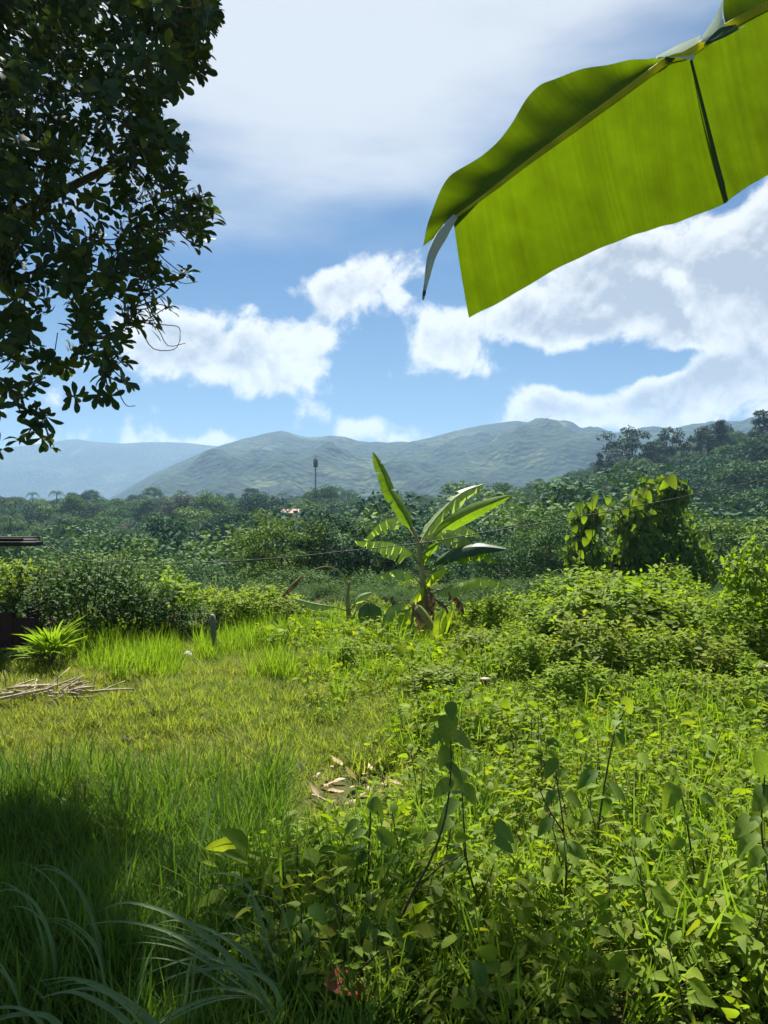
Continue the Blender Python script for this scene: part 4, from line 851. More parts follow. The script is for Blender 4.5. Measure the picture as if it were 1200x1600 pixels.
def near_banana():
    """the leaf hanging into the frame; its plant stands just outside, to the right"""
    g = np.array([2.5, 2.3, gzs(2.5, 2.3)])
    r = thing('banana_plant', 'banana plant at the right whose big backlit leaf hangs into the sky', 'banana plant', g)
    MB().add(*tube(spline([g - [0, 0, .06], g + [0, 0, 1.1], g + [-.05, 0, 2.2], g + [-.22, -.02, 2.95]], 14), np.linspace(.12, .04, 14), 8)).build('pseudostem', M['stem'], r)
    mid = [P(708, 342, 1.62), P(760, 304, 1.63), P(830, 250, 1.64), P(900, 199, 1.66), P(970, 148, 1.68), P(1040, 97, 1.70), P(1075, 84, 1.71), P(1130, 46, 1.74), P(1200, 8, 1.78), P(1330, -60, 1.87), P(1450, -110, 1.97), g + [-.5, -.08, 2.98], g + [-.2, -.02, 2.9]]
    n = 150; q = spline(mid, n); seg = np.concatenate([[0], np.cumsum(np.linalg.norm(np.diff(q, axis=0), axis=1))])
    qx, qy = proj(q)
    def sheet(i0, i1, edge, dedge, ns, bulge, name, mat, kink=None):
        """lamina between the midrib samples i0..i1 and an outer edge curve given by bearings and depths"""
        m_ = i1 - i0; e = spline([P(a, b, c) for a, b, c in edge], m_); mb = MB(); V = []
        for j in range(ns + 1):
            s_ = j / ns; row = q[i0:i1] * (1 - s_) + e * s_ + np.array([0, dedge, .0]) * (math.sin(math.pi * s_) * bulge)
            row = row + np.array([0, .0035, 0]) * np.sin(np.linspace(0, 1, m_) * 46 + s_ * 2)[:, None] * s_
            V.append(row)
        V = np.stack(V, 1); al = np.repeat(seg[i0:i1], ns + 1)
        F = [[i * (ns + 1) + j, i * (ns + 1) + j + 1, (i + 1) * (ns + 1) + j + 1, (i + 1) * (ns + 1) + j] for i in range(m_ - 1) for j in range(ns)]
        return mb.add(V.reshape(-1, 3), F, .5, al).build(name, mat, r)
    ia = 0; ib = int(np.argmin(np.abs(qx - 1042))); ic = int(np.argmin(np.abs(qx - 1078))); idd = int(np.argmin(np.abs(qx - 1135))); ie = int(np.argmin(np.abs(qx - 1480)))
    lf = sheet(ia, ic + 1, [(733, 496, 1.65), (790, 467, 1.66), (870, 420, 1.67), (950, 383, 1.69), (1010, 361, 1.70), (1065, 345, 1.715), (1136, 317, 1.73)], .012, 10, 1, 'leaf', M['banana_near'])
    lf['label'] = 'big backlit leaf blade hanging below its yellow midrib'
    b2 = sheet(ic, ie, [(1132, 318, 1.725), (1165, 294, 1.735), (1210, 268, 1.75), (1300, 220, 1.80), (1420, 150, 1.88), (1520, 80, 1.95), (1560, 0, 2.03)], .012, 10, 1, 'leaf_strip', M['banana_near'])
    up = sheet(ia, ib + 1, [(661, 384, 1.655), (672, 338, 1.67), (702, 276, 1.685), (757, 241, 1.69), (797, 197, 1.70), (828, 147, 1.725), (868, 122, 1.735), (930, 104, 1.735), (990, 94, 1.72), (1036, 88, 1.71)], .012, 8, 1, 'upper_leaf_half', M['banana_near'])
    up2 = sheet(idd, ie, [(1133, -20, 1.79), (1160, -60, 1.82), (1240, -130, 1.88), (1380, -200, 1.95), (1500, -200, 2.02)], .012, 8, 1, 'upper_leaf_half', M['banana_near'])
    rr = np.interp(np.linspace(0, 1, n), [0, .25, .7, 1], [.0026, .007, .010, .03])
    nrm = np.array([0, -.55, -.1]); 
    for a, b in ((0, ib + 1), (ib - 1, idd), (idd - 1, n)):
        o = MB().add(*tube(q[a:b] + nrm * rr[a:b, None] * .3, rr[a:b], 8)); o.build('midrib', M['rib'], r)
    # folded, waxy pieces at the break and the dry rolled tip
    def fold(pts, mat, name):
        mb = MB(); p = np.array([P(*a) for a in pts]); k = len(p) // 2; top, bot = p[:k], p[k:][::-1]
        t = spline(top, 12); b = spline(bot, 12); V = np.stack([t, (t + b) / 2 + [0, .012, 0], b], 1).reshape(-1, 3)
        F = [[i * 3 + j, i * 3 + j + 1, i * 3 + j + 4, i * 3 + j + 3] for i in range(11) for j in range(2)]
        mb.add(V, F, .5, np.repeat(np.linspace(0, .2, 12), 3)).build(name, mat, r)
    fold([(1025, 88, 1.69), (1060, 70, 1.70), (1095, 55, 1.71), (1084, 94, 1.69), (1055, 90, 1.69), (1030, 89, 1.69)], M['wax'], 'folded_flap')
    fold([(1098, 55, 1.70), (1118, 25, 1.72), (1131, -5, 1.76), (1134, 45, 1.70), (1120, 60, 1.69), (1100, 66, 1.69)], M['wax'], 'folded_flap')
    fold([(1102, 66, 1.685), (1125, 44, 1.69), (1150, 38, 1.70), (1165, 40, 1.70), (1135, 57, 1.69), (1104, 70, 1.685)], M['banana_dark'], 'folded_flap')
    fold([(1040, 88, 1.685), (1048, 90, 1.685), (1056, 90, 1.685), (1050, 96, 1.68), (1044, 99, 1.68), (1040, 98, 1.68)], M['banana_dark'], 'folded_flap')
    tp = spline([P(712, 338, 1.62), P(694, 362, 1.62), P(676, 395, 1.61), (P(668, 430, 1.60)), P(661, 468, 1.60)], 16)
    MB().add(*tube(tp, np.interp(np.linspace(0, 1, 16), [0, .3, .5, 1], [.006, .013, .010, .0025]), 6)).build('rolled_tip', M['wax'], r)
    MB().add(*tube(tp[-3:], [.003, .0042, .002], 6)).build('dry_tip', M['bark'], r)
    # dark edge where the blade is split and folded over
    e = spline([P(1078, 96, 1.705), P(1092, 150, 1.70), P(1110, 220, 1.705), P(1122, 268, 1.71), P(1134, 316, 1.715)], 14)
    wv = np.interp(np.linspace(0, 1, 14), [0, .3, .85, 1], [.001, .004, .013, .006])[:, None] * np.array([1, .15, 0.05])
    V = np.stack([e - wv * .5, e + [0, -.012, 0], e + wv * .7], 1).reshape(-1, 3)
    MB().add(V, [[i * 3 + j, i * 3 + j + 1, i * 3 + j + 4, i * 3 + j + 3] for i in range(13) for j in range(2)], .5).build('rolled_edge', M['banana_dark'], r)
    # two unseen leaves added to this crown to shade the lower right
    banana_leaf(r, [g + [-.2, 0, 2.9], g + [.2, .5, 3.5], g + [.6, 1.1, 3.6], g + [1.0, 1.8, 3.2]], .28, (0, 0, 1), M['banana'], .3, .3, 6, .4, .016, base=.15)
    banana_leaf(r, [g + [-.2, 0, 2.9], g + [.1, -.4, 3.5], g + [.3, -1.0, 3.7], g + [.4, -1.7, 3.4]], .28, (0, 0, 1), M['banana'], .3, .3, 6, .4, .016, base=.15)
near_banana()

# ------------------------------------------------------------------ the big tree at the left
def inpoly(x, y, poly):
    x = np.asarray(x); y = np.asarray(y); c = np.zeros(x.shape, bool); n = len(poly); j = n - 1
    for i in range(n):
        xi, yi = poly[i]; xj, yj = poly[j]
        c ^= ((yi > y) != (yj > y)) & (x < (xj - xi) * (y - yi) / (yj - yi + 1e-9) + xi); j = i
    return c
def big_tree():
    g = np.array([-6.0, 7.6, gzs(-6.0, 7.6)])
    r = thing('broadleaf_tree', 'big dark tree with glossy leaf rosettes overhanging the left of the field', 'tree', g)
    outline = [(-2600, -400), (-2600, 700), (-300, 740), (-60, 722), (15, 722), (45, 690), (100, 700), (135, 672), (152, 630), (215, 628), (208, 590), (200, 565), (215, 520), (258, 508), (290, 488), (285, 455), (312, 438), (285, 410), (250, 420), (235, 400), (262, 380), (330, 385), (338, 350), (328, 305), (290, 292), (262, 262), (288, 214), (258, 205), (242, 175), (262, 140), (322, 112), (318, 60), (338, 28), (332, -20), (450, -50), (700, -110), (900, -300), (900, -2500), (-2600, -2500)]
    core = [(-2600, -400), (-2600, 690), (-60, 690), (20, 680), (100, 655), (130, 610), (170, 590), (165, 540), (180, 500), (240, 478), (228, 430), (180, 420), (170, 380), (240, 345), (290, 350), (285, 318), (250, 292), (222, 240), (215, 180), (240, 120), (285, 70), (300, -20), (420, -60), (640, -110), (860, -300), (860, -2500), (-2600, -2500)]
    # branch tips: points of the crown's volume inside its outline, the unseen part shaped for its shade
    def cand(k, poly):
        c = rng.uniform([-10.5, 3.8, 1.9], [1.6, 10.5, 11.0], (k, 3))
        q = (c - [-4.6, 6.9, 6.3]) / [6.3, 3.6, 5.4]; ok = (q ** 2).sum(1) < 1
        xs_ = c[:, 0] + .0885 * c[:, 2]; ys_ = c[:, 1] - .72 * c[:, 2]      # where the sun throws this part's shade
        ok &= (ys_ < 3.65 + .35 * rng.normal(0, 1, k)) & (xs_ < np.interp(ys_, [0, .7, 1.3, 2.5, 3.2, 4.5], [-.5, -.4, .7, .8, .2, -.9]))
        px, py = proj(c); return c[ok & inpoly(px, py, poly)]
    tips = cand(90000, core)
    # thin out towards the lower edge, where the sky shows through
    px, py = proj(tips)
    edge = np.clip((py - 330) / 380, 0, 1) * (px > -30)
    clump = np.array([vnoise(t[0] * 1.7 + 40, t[2] * 1.7 + t[1] * .9, 21) for t in tips])
    inframe = (px > -60) & (py > -60)
    sx_ = tips[:, 0] + .0885 * tips[:, 2]; sy_ = tips[:, 1] - .72 * tips[:, 2]
    shades = (sy_ > 1.2) & (sy_ < 4.6) & (np.abs(sx_) < .55 * sy_ + .6)
    clump = np.where(shades & ~inframe, .35 + .65 * clump, clump)
    keep = (clump > .22 + .10 * edge) & (rng.random(len(tips)) < np.where(inframe, .74, np.where(shades, .55, .22)))  # unseen tips kept denser where they shade the visible foreground
    tips = tips[keep][:9400]
    rim = cand(110000, outline); qx, qy = proj(rim); rim = rim[(qx > -20) & (qy > -20)]; qx, qy = proj(rim)
    rim = rim[~inpoly(qx, qy, core)]
    pick = rim[rng.permutation(len(rim))[:420]]
    # twigs and limbs
    c0 = g + [0, 0, -.1]; fork = np.array([-5.6, 7.5, 2.6])
    tr = spline([c0, g + [.1, 0, 1.2], fork], 10); MB().add(*tube(tr, np.linspace(.27, .19, 10), 8)).build('trunk', M['bark'], r)
    limb_ends = [(-3.4, 6.6, 6.6), (-2.3, 7.4, 5.2), (-2.6, 7.0, 7.9), (-4.8, 8.6, 9.0), (-7.6, 8.0, 7.5), (-3.2, 6.4, 3.6), (-1.2, 7.6, 9.0), (-6.2, 6.0, 6.0)]
    nodes_ = []
    for e in limb_ends:
        e = np.array(e); m1 = fork * .6 + e * .4 + [0, 0, .5 if e[2] > 5 else .25]
        s_ = spline([fork, m1, e], 14); MB().add(*tube(s_, np.linspace(.12, .025, 14), 6)).build('limb', M['bark'], r); nodes_.append(s_[4:])
    nd = np.concatenate(nodes_)
    tw = MB()
    def twig(t, sag=.08):
        b = nd[np.argmin(((nd - t) ** 2).sum(1) + rng.random(len(nd)) * .5)]
        L = np.linalg.norm(t - b); mid = (b + t) / 2 + rng.normal(0, .08 * L, 3) + [0, 0, sag * L]
        tw.add(*tube(spline([b, mid, t], 6), np.linspace(.011 + .004 * L, .004, 6), 4)); return norm(t - mid)
    tx_, ty_ = proj(tips); seen = tips[(ty_ > 60) & (tx_ < 260) | (tx_ < 40)]; sub = seen[rng.permutation(len(seen))[:320]]
    for t in sub: twig(t)
    tpls = [leaf_tpl(1, .46, 4, 'obovate', .2, .2), leaf_tpl(1, .40, 4, 'obovate', .3, .35)]
    crown = MB()
    def rosette(t, ax, per, L, mb=None):
        a = np.arange(per) * 2.399 + rng.uniform(0, 6.28); u = norm(np.cross(ax, [0.3, .2, 1.0])); w = np.cross(ax, u)
        side = np.cos(a)[:, None] * u + np.sin(a)[:, None] * w
        D = norm(side + ax * rng.uniform(.15, .8, per)[:, None]); U = norm(ax - side * .3)
        T = t + ax * rng.uniform(-.05, .01, per)[:, None]
        return D, np.broadcast_to(U, D.shape), L * rng.uniform(.7, 1.15, per), T
    Ds, Us, Ls, Ts = [], [], [], []
    for t in tips:
        ax = norm(norm(t - [-4.6, 7.6, 5.5]) * .6 + rng.normal(0, .5, 3) + [0, 0, .35])
        D, U, L, T = rosette(t, ax, 9, .112); Ds.append(D); Us.append(U); Ls.append(L); Ts.append(T)
    Ds, Us, Ls, Ts = map(np.concatenate, (Ds, Us, Ls, Ts)); h = rng.random(len(Ts)) < .5
    tint = np.clip(rng.beta(1.3, 2.6, len(Ts)), 0, 1)
    for k in (0, 1):
        s_ = h == bool(k); inst(crown, tpls[k], Ds[s_], Us[s_], Ls[s_], Ts[s_], tint[s_])
    # the rim: rosettes at the ends of bare curved twigs; the ones that show clearest are leaves of their own
    lm = [MB().add(*t_, tint=q).mesh('leaf', M['tree_leaf']) for t_ in tpls for q in (.05, .25, .5)]
    count = 0
    cdir = np.array([-4.6, 7.6, 5.5])
    order = np.argsort([rng.random() for _ in pick])
    for i in order:
        t = pick[i]; b = tips[np.argmin(((tips - t) ** 2).sum(1))]; out = norm(t - b)
        mid = (b + t) / 2 + [0, 0, -.10 * np.linalg.norm(t - b)]; tw.add(*tube(spline([b, mid, t], 6), np.linspace(.006, .0035, 6), 4))
        ax = norm(out * .5 + np.array([.15, -.1, .65]) + rng.normal(0, .3, 3)); per = int(rng.integers(5, 9))
        D, U, L, T = rosette(t, ax, per, .118)
        if count + per <= 300:
            R = frames(D, U)
            for j in range(per):
                o = bpy.data.objects.new('leaf', lm[rng.integers(0, 6)]); C.objects.link(o); o.parent = r
                mt = Matrix(R[j].tolist()).to_4x4() @ Matrix.Diagonal((L[j], L[j], L[j], 1)); mt.translation = Vector((T[j] - g).tolist()); o.matrix_local = mt
            count += per
        else: inst(crown, tpls[i % 2], D, U, L, T, np.clip(rng.beta(1.3, 2.6, per), 0, 1))
    for pts in ([(215, 500), (245, 512), (262, 540), (290, 536)], [(222, 520), (240, 545), (272, 546), (282, 530)], [(232, 505), (262, 508), (280, 512), (281, 532)], [(180, 600), (196, 632), (212, 634)], [(90, 520), (85, 560), (92, 575)], [(118, 560), (112, 590)], [(262, 110), (300, 118), (318, 115)], [(300, 70), (322, 90), (318, 78)], [(255, 425), (285, 442), (310, 440)]):
        tw.add(*tube(spline(PL(pts, 6.6), 10), np.linspace(.005, .003, 10), 4))
    tw.build('twigs', M['twig'], r)['kind'] = 'stuff'
    cr = crown.build('crown', M['tree_leaf'], r); cr['kind'] = 'stuff'
big_tree()

# ------------------------------------------------------------------ weeds and saplings of the right foreground
WL = [MB().add(*leaf_tpl(1, w, 6, s_, f_, c_, .02), tint=q).mesh('leaf', M['weed_dark']) for (w, s_, f_, c_) in ((.62, 'ovate', .18, .30), (.55, 'ovate', .32, .45), (.70, 'heart', .2, .5)) for q in (.1, .5, .9)]
def put_leaf(root, me, p, D, U, L):
    R = frames(np.asarray(D, float)[None], np.asarray(U, float)[None])[0]; o = bpy.data.objects.new('leaf', me); C.objects.link(o); o.parent = root
    mt = Matrix(R.tolist()).to_4x4() @ Matrix.Diagonal((L, L, L, 1)); mt.translation = Vector((np.asarray(p) - np.array(root.location)).tolist()); o.matrix_local = mt; return o
SAP = []
def sapling(short, label, pts, d, leaves, branch=(), r0=.006, nl=6, L0=.08):
    """pts: bearings along the stem, base first; leaves: (px, py, length, lean towards +x)"""
    q = spline(PL(pts, d), 14); g = np.array([q[0][0], q[0][1], gzs(q[0][0], q[0][1])]); q = np.concatenate([[g - [0, 0, .02]], q])
    r = thing('sapling', label, 'sapling', g, 'slender saplings in the right foreground'); SAP.append((float(proj(g)[0]), short))
    st_ = MB().add(*tube(q, np.linspace(r0, r0 * .4, 15), 6)); 
    for b in branch: st_.add(*tube(spline(PL(b, d), 7), np.linspace(r0 * .6, r0 * .3, 7), 4))
    st_.build('stem', M['weedstem'], r)
    for (px, py, L, lean) in leaves:
        L = L * .78
        p = P(px, py, d + rng.uniform(-.05, .05)); b = q[np.argmin(((q - p) ** 2).sum(1))]; D = norm((p - b) * [1, 1, .4] + np.array([lean * .6, -.2, -.35]) * .3)
        put_leaf(r, WL[rng.integers(0, 9)], p - D * L * .5, D, norm(np.array([rng.normal(0, .3), -.5, .9])), L)
    for i in range(nl):
        t = rng.integers(5, 15); a = rng.uniform(0, 6.28); D = norm([math.cos(a), math.sin(a), rng.uniform(-.5, .25)])
        put_leaf(r, WL[rng.integers(0, 9)], q[t] + D * .015, D, norm([rng.normal(0, .3), rng.normal(0, .3), 1]), L0 * rng.uniform(.6, 1.15))
sapling('the tall drooping-tipped sapling', 'tall sapling with a drooping blue green top leaf, right of centre', [(928, 1345), (938, 1270), (950, 1195), (962, 1140), (978, 1108)], 3.55, [(982, 1105, .14, .1), (915, 1215, .17, -1), (966, 1236, .16, 1), (942, 1262, .13, -.3), (930, 1300, .12, -.5), (912, 1278, .12, -1), (965, 1160, .12, .6)], [[(940, 1275), (962, 1300), (968, 1345)]])
sapling('the bent dark-stemmed sapling', 'dark-stemmed sapling with a bend, centre right foreground', [(862, 1500), (878, 1430), (885, 1370), (880, 1290), (868, 1205)], 2.95, [(858, 1200, .13, -.6), (900, 1250, .12, 1), (850, 1290, .13, -1), (905, 1330, .12, 1), (868, 1370, .12, -.7)], [[(880, 1300), (855, 1260), (840, 1225)]])
sapling('the crooked sapling', 'crooked sapling with a pale broad leaf beside the bent dark stem', [(765, 1460), (748, 1410), (730, 1350), (725, 1290), (722, 1240)], 2.95, [(795, 1300, .15, 1), (700, 1262, .14, -1), (735, 1240, .13, .5), (712, 1220, .12, -.4), (790, 1320, .12, 1), (690, 1290, .12, -1)], [[(748, 1405), (765, 1370), (772, 1350)]])
sapling('the long leaning sapling', 'long leaning sapling rising from the bottom towards centre right', [(600, 1500), (640, 1405), (672, 1345), (695, 1280), (705, 1200), (702, 1130)], 2.75, [(700, 1140, .14, 0), (680, 1150, .13, -1), (725, 1155, .13, 1), (690, 1185, .12, -.5), (715, 1205, .13, 1), (690, 1230, .13, -1), (705, 1110, .10, 0)], [[(640, 1405), (680, 1360), (722, 1335)]])
sapling('the pale round-leaved sapling', 'sapling with a pale round leaf, at the right third of the weeds', [(1100, 1440), (1090, 1390), (1080, 1330), (1070, 1265), (1062, 1235)], 3.1, [(1046, 1246, .15, -.3), (1060, 1266, .14, .3), (1058, 1222, .09, 0), (1095, 1300, .11, 1), (1110, 1250, .10, 1), (1055, 1320, .12, -1)])
sapling('the sapling at the right edge', 'leafy sapling with large bright leaves cut by the right edge', [(1215, 1480), (1205, 1400), (1190, 1300), (1195, 1210)], 2.7, [(1195, 1200, .17, .2), (1190, 1245, .14, -.5), (1185, 1255, .15, -1), (1160, 1290, .13, -1), (1165, 1315, .15, -1), (1190, 1290, .14, .5), (1180, 1340, .12, -1)])
sapling('the short cupped-leaf sapling', 'short sapling with two cupped leaves left of the debris', [(577, 1400), (576, 1340), (578, 1290), (580, 1262)], 3.1, [(545, 1292, .13, -1), (606, 1310, .14, .8), (590, 1262, .11, .6), (562, 1342, .11, -1), (612, 1350, .11, 1)])
sapling('the small silvery sapling', 'small sapling with silvery leaves, left of the red-brown leaf', [(472, 1560), (474, 1500), (472, 1450), (470, 1420)], 2.6, [(455, 1440, .12, -1), (500, 1428, .12, 1), (520, 1495, .13, 1), (478, 1535, .10, -.4), (440, 1480, .10, -1), (490, 1460, .1, 1)])
sapling('the pale sapling', 'pale sapling directly behind the red-brown leaf', [(594, 1560), (592, 1500), (590, 1440)], 2.65, [(598, 1432, .11, .3), (640, 1476, .13, 1), (565, 1450, .1, -1), (620, 1450, .1, 1), (600, 1470, .1, -.2)])
sapling('the broad-leaved bottom sapling', 'broad-leaved sapling at the bottom right of centre', [(745, 1600), (748, 1560), (747, 1530)], 2.5, [(755, 1530, .17, .5), (720, 1560, .12, -1), (790, 1560, .12, 1), (735, 1590, .12, -1)])
sapling('the yellowish upright sapling', 'upright sapling with yellowish leaves between the two tall ones', [(1000, 1480), (1004, 1420), (1000, 1350), (1010, 1300)], 3.2, [(1015, 1290, .12, .4), (985, 1320, .11, -1), (1030, 1340, .12, 1), (980, 1380, .11, -1)])

# broad-leaved weeds: one of each kind with its leaves, then copies
def weed_kind(h, nl, L, mset, wide=.5):
    s_ = MB(); q = spline([[0, 0, -.02], [rng.normal(0, .03), rng.normal(0, .03), h * .5], [rng.normal(0, .06), rng.normal(0, .06), h]], 8); s_.add(*tube(q, np.linspace(.005, .002, 8), 4))
    lv = []; f = MB()
    for i in range(nl):
        t = .22 + .78 * (i + .5) / nl; p = np.array([np.interp(t, np.linspace(0, 1, 8), q[:, k]) for k in range(3)]); a = i * 2.4 + rng.normal(0, .3)
        D = norm([math.cos(a), math.sin(a), rng.uniform(-.25, .45) + .7 * (t > .9)]); ln = L * rng.uniform(.6, 1.15) * (1.1 - .35 * t)
        pet = p + D * ln * rng.uniform(.1, .45); s_.add(*tube(np.stack([p, pet]), [.002, .0015], 4)); lv.append((mset[rng.integers(0, len(mset))], pet, D, norm([rng.normal(0, .6), rng.normal(0, .6), 1]), ln))
    return s_.mesh('stem', M['weedstem']), lv
BL = [MB().add(*leaf_tpl(1, w, 5, s_, .22, .3, .02), tint=q).mesh('leaf', M['weed']) for (w, s_) in ((.58, 'ovate'), (.45, 'ovate'), (.72, 'heart')) for q in (.05, .35, .65, .95)]
NL = [MB().add(*leaf_tpl(1, .26, 5, 'lance', .25, .4, .02), tint=q).mesh('leaf', M['shrub']) for q in (.1, .5, .9)]
KINDS = [weed_kind(.5, 22, .10, NL), weed_kind(.36, 24, .07, NL), weed_kind(.3, 20, .055, BL), weed_kind(.42, 13, .105, BL), weed_kind(.34, 12, .1, BL), weed_kind(.5, 16, .10, BL), weed_kind(.28, 10, .1, BL), weed_kind(.40, 14, .09, BL), weed_kind(.46, 14, .1, WL)]
def weed(kind, g, rz, s_, label, group):
    st_, lv = KINDS[kind]; r = thing('broadleaf_weed', label, 'weed', g, group, rz); r.scale = (s_,) * 3
    o = bpy.data.objects.new('stem', st_); C.objects.link(o); o.parent = r
    for me, p, D, U, L in lv:
        R = frames(D[None], np.asarray(U)[None])[0]; o = bpy.data.objects.new('leaf', me); C.objects.link(o); o.parent = r
        mt = Matrix(R.tolist()).to_4x4() @ Matrix.Diagonal((L, L, L, 1)); mt.translation = Vector(p.tolist()); o.matrix_local = mt
bands = [(1120, 1230, 68, 'behind the saplings'), (1230, 1400, 78, 'among the saplings'), (1400, 1680, 66, 'in the front shade')]
for y0, y1, k, where in bands:
    x, y = wpts(k * 4, 380, 1290, y0, y1); px, py = proj(np.stack([x, y, gz(x, y)], -1)); got = {}
    ok = [i for i in range(len(x)) if weedline(px[i], py[i]) > 60 * rng.random() - 50][:k]
    for i in ok:
        near = min(SAP, key=lambda q: abs(q[0] - px[i]))[1]; got.setdefault(near, []).append(i)
    for near, ids in got.items():
        for j, i in enumerate(sorted(ids, key=lambda i: px[i])):
            weed(int(rng.integers(0, 9)), np.array([x[i], y[i], gzs(x[i], y[i])]), rng.uniform(0, 6.28), rng.uniform(.45, 1.1), '%s weed from the left by %s, %s' % (ORD[min(j, 24)], near, where), 'broad-leaved weeds ' + where)

# arching sedge in the bottom left corner
def sedge():
    def clump(label, g, blades_):
        extra = []
        for pts, d, w in blades_:
            for _ in range(2):
                j = rng.normal(0, 22, 2); k = rng.uniform(.7, 1.15); x0, y0 = pts[0][:2]
                extra.append(([(x0 + (p_[0] - x0) * k + j[0], y0 + (p_[1] - y0) * k + j[1] * .6) for p_ in pts], d + rng.normal(0, .08), w * rng.uniform(.35, .7)))
        blades_ = blades_ + extra
        r = thing('sedge_clump', label, 'sedge', g)
        for pts, d, w in blades_:
            q = spline(PL(pts, d) if len(pts[0]) < 3 or pts[0][2] == 0 else pts, 16); q = np.concatenate([[g * .8 + q[0] * .2 - [0, 0, .0]], q])
            T = norm(np.gradient(q, axis=0)); lat = norm(np.cross(T, [0.1, -.5, 1.0])); up = np.cross(lat, T)
            ww = w * .72 * np.interp(np.linspace(0, 1, 17), [0, .25, .6, 1], [.6, 1, .8, .04])[:, None]
            V = np.stack([q - lat * ww / 2 + up * ww * .18, q, q + lat * ww / 2 + up * ww * .18], 1).reshape(-1, 3)
            MB().add(V, [[i * 3 + j, i * 3 + j + 1, i * 3 + j + 4, i * 3 + j + 3] for i in range(16) for j in range(2)]).build('blade', M['sedge'], r)
    g = G(430, 1640)
    fixed = [([(425, 1600), (385, 1530), (330, 1470), (270, 1430), (200, 1410), (150, 1425)], 2.35, .028), ([(430, 1600), (390, 1540), (330, 1495), (260, 1455), (190, 1440), (130, 1445)], 2.4, .024),
             ([(420, 1590), (370, 1545), (320, 1495), (270, 1470), (215, 1460)], 2.45, .02), ([(432, 1600), (410, 1520), (375, 1480), (345, 1465), (300, 1468), (200, 1450)], 2.5, .02),
             ([(425, 1595), (400, 1545), (360, 1510), (320, 1495), (270, 1505), (200, 1535)], 2.4, .022), ([(440, 1600), (420, 1500), (405, 1430), (380, 1375), (330, 1365), (270, 1385)], 2.55, .018),
             ([(438, 1600), (425, 1520), (410, 1450), (385, 1400), (350, 1385), (300, 1400)], 2.6, .016), ([(440, 1600), (435, 1530), (420, 1480), (395, 1460), (370, 1450)], 2.5, .015),
             ([(430, 1600), (428, 1560), (405, 1500), (370, 1440), (340, 1400)], 2.55, .015), ([(435, 1605), (445, 1540), (470, 1480), (500, 1450)], 2.5, .016), ([(430, 1610), (415, 1570), (385, 1550), (330, 1545), (260, 1560)], 2.3, .02)]
    clump('arching sedge clump with long pale blades at the bottom left', g, fixed)
    g = G(150, 1700)
    fixed = [([(230, 1640), (200, 1600), (160, 1570), (110, 1550), (60, 1560)], 2.1, .026), ([(260, 1640), (240, 1600), (190, 1560), (140, 1545), (90, 1550)], 2.15, .028), ([(120, 1640), (90, 1600), (60, 1585), (10, 1590), (-40, 1610)], 2.1, .024),
             ([(160, 1640), (165, 1560), (150, 1480), (110, 1440), (70, 1435)], 2.3, .014), ([(180, 1650), (160, 1500), (130, 1400), (85, 1360), (50, 1362)], 2.5, .018), ([(90, 1640), (85, 1500), (60, 1420), (20, 1390), (-20, 1400)], 2.45, .018),
             ([(280, 1640), (290, 1560), (300, 1500), (340, 1460)], 2.3, .015), ([(200, 1640), (215, 1560), (235, 1490), (265, 1450)], 2.3, .013), ([(200, 1640), (260, 1590), (330, 1560), (400, 1555)], 2.2, .02), ([(60, 1650), (20, 1540), (-20, 1500)], 2.3, .02)]
    clump('lower sedge clump drooping over the bottom left corner', g, fixed)
    g = G(295, 1420)
    fixed = [([(296, 1410), (310, 1340), (330, 1260), (350, 1195)], 3.3, .020), ([(300, 1410), (330, 1350), (360, 1300), (390, 1240)], 3.3, .010), ([(290, 1410), (280, 1360), (262, 1320), (230, 1300)], 3.3, .012), ([(300, 1410), (322, 1370), (360, 1345), (400, 1340)], 3.3, .012)]
    clump('single stiff upright sedge rising above the shade line at left', g, fixed)
sedge()

# ------------------------------------------------------------------ small things of the field
def rock(label, px, py, s, mat, name, cat, flat=.6, group=None, seed=0):
    g = G(px, py); v = []; f = []; nu, nv = 10, 7
    for j in range(nv):
        for i in range(nu):
            a = i / nu * 6.283; b = (j + .5) / nv * math.pi; k = 1 + .35 * (vnoise(math.cos(a) * 2 + seed, b * 2 + math.sin(a) * 2, 31) - .5) * 2
            v.append([s * k * math.sin(b) * math.cos(a), s * k * math.sin(b) * math.sin(a), s * flat * k * math.cos(b)])
    for j in range(nv - 1):
        for i in range(nu): f.append([j * nu + i, (j + 1) * nu + i, (j + 1) * nu + (i + 1) % nu, j * nu + (i + 1) % nu])
    v = np.array(v) + g + [0, 0, s * flat * .55]
    return onemesh(name, MB().add(v, f), mat, label, cat, g, group)
rock('pale stone lying in the sunlit grass at left', 226, 1216, .055, M['stone'], 'stone', 'stone', .8)
rock('white crumpled plastic bag in the grass left of the wooden post', 291, 1036, .075, M['plastic'], 'plastic_bag', 'bag', 1.1, seed=4)
rock('dark clod of soil in the grass where the shade begins', 172, 1268, .075, M['soil'], 'soil_clod', 'soil', .7, seed=7)
rock('small dark clod of soil in the sunlit grass', 200, 1165, .06, M['soil'], 'soil_clod', 'soil', .7, seed=9)

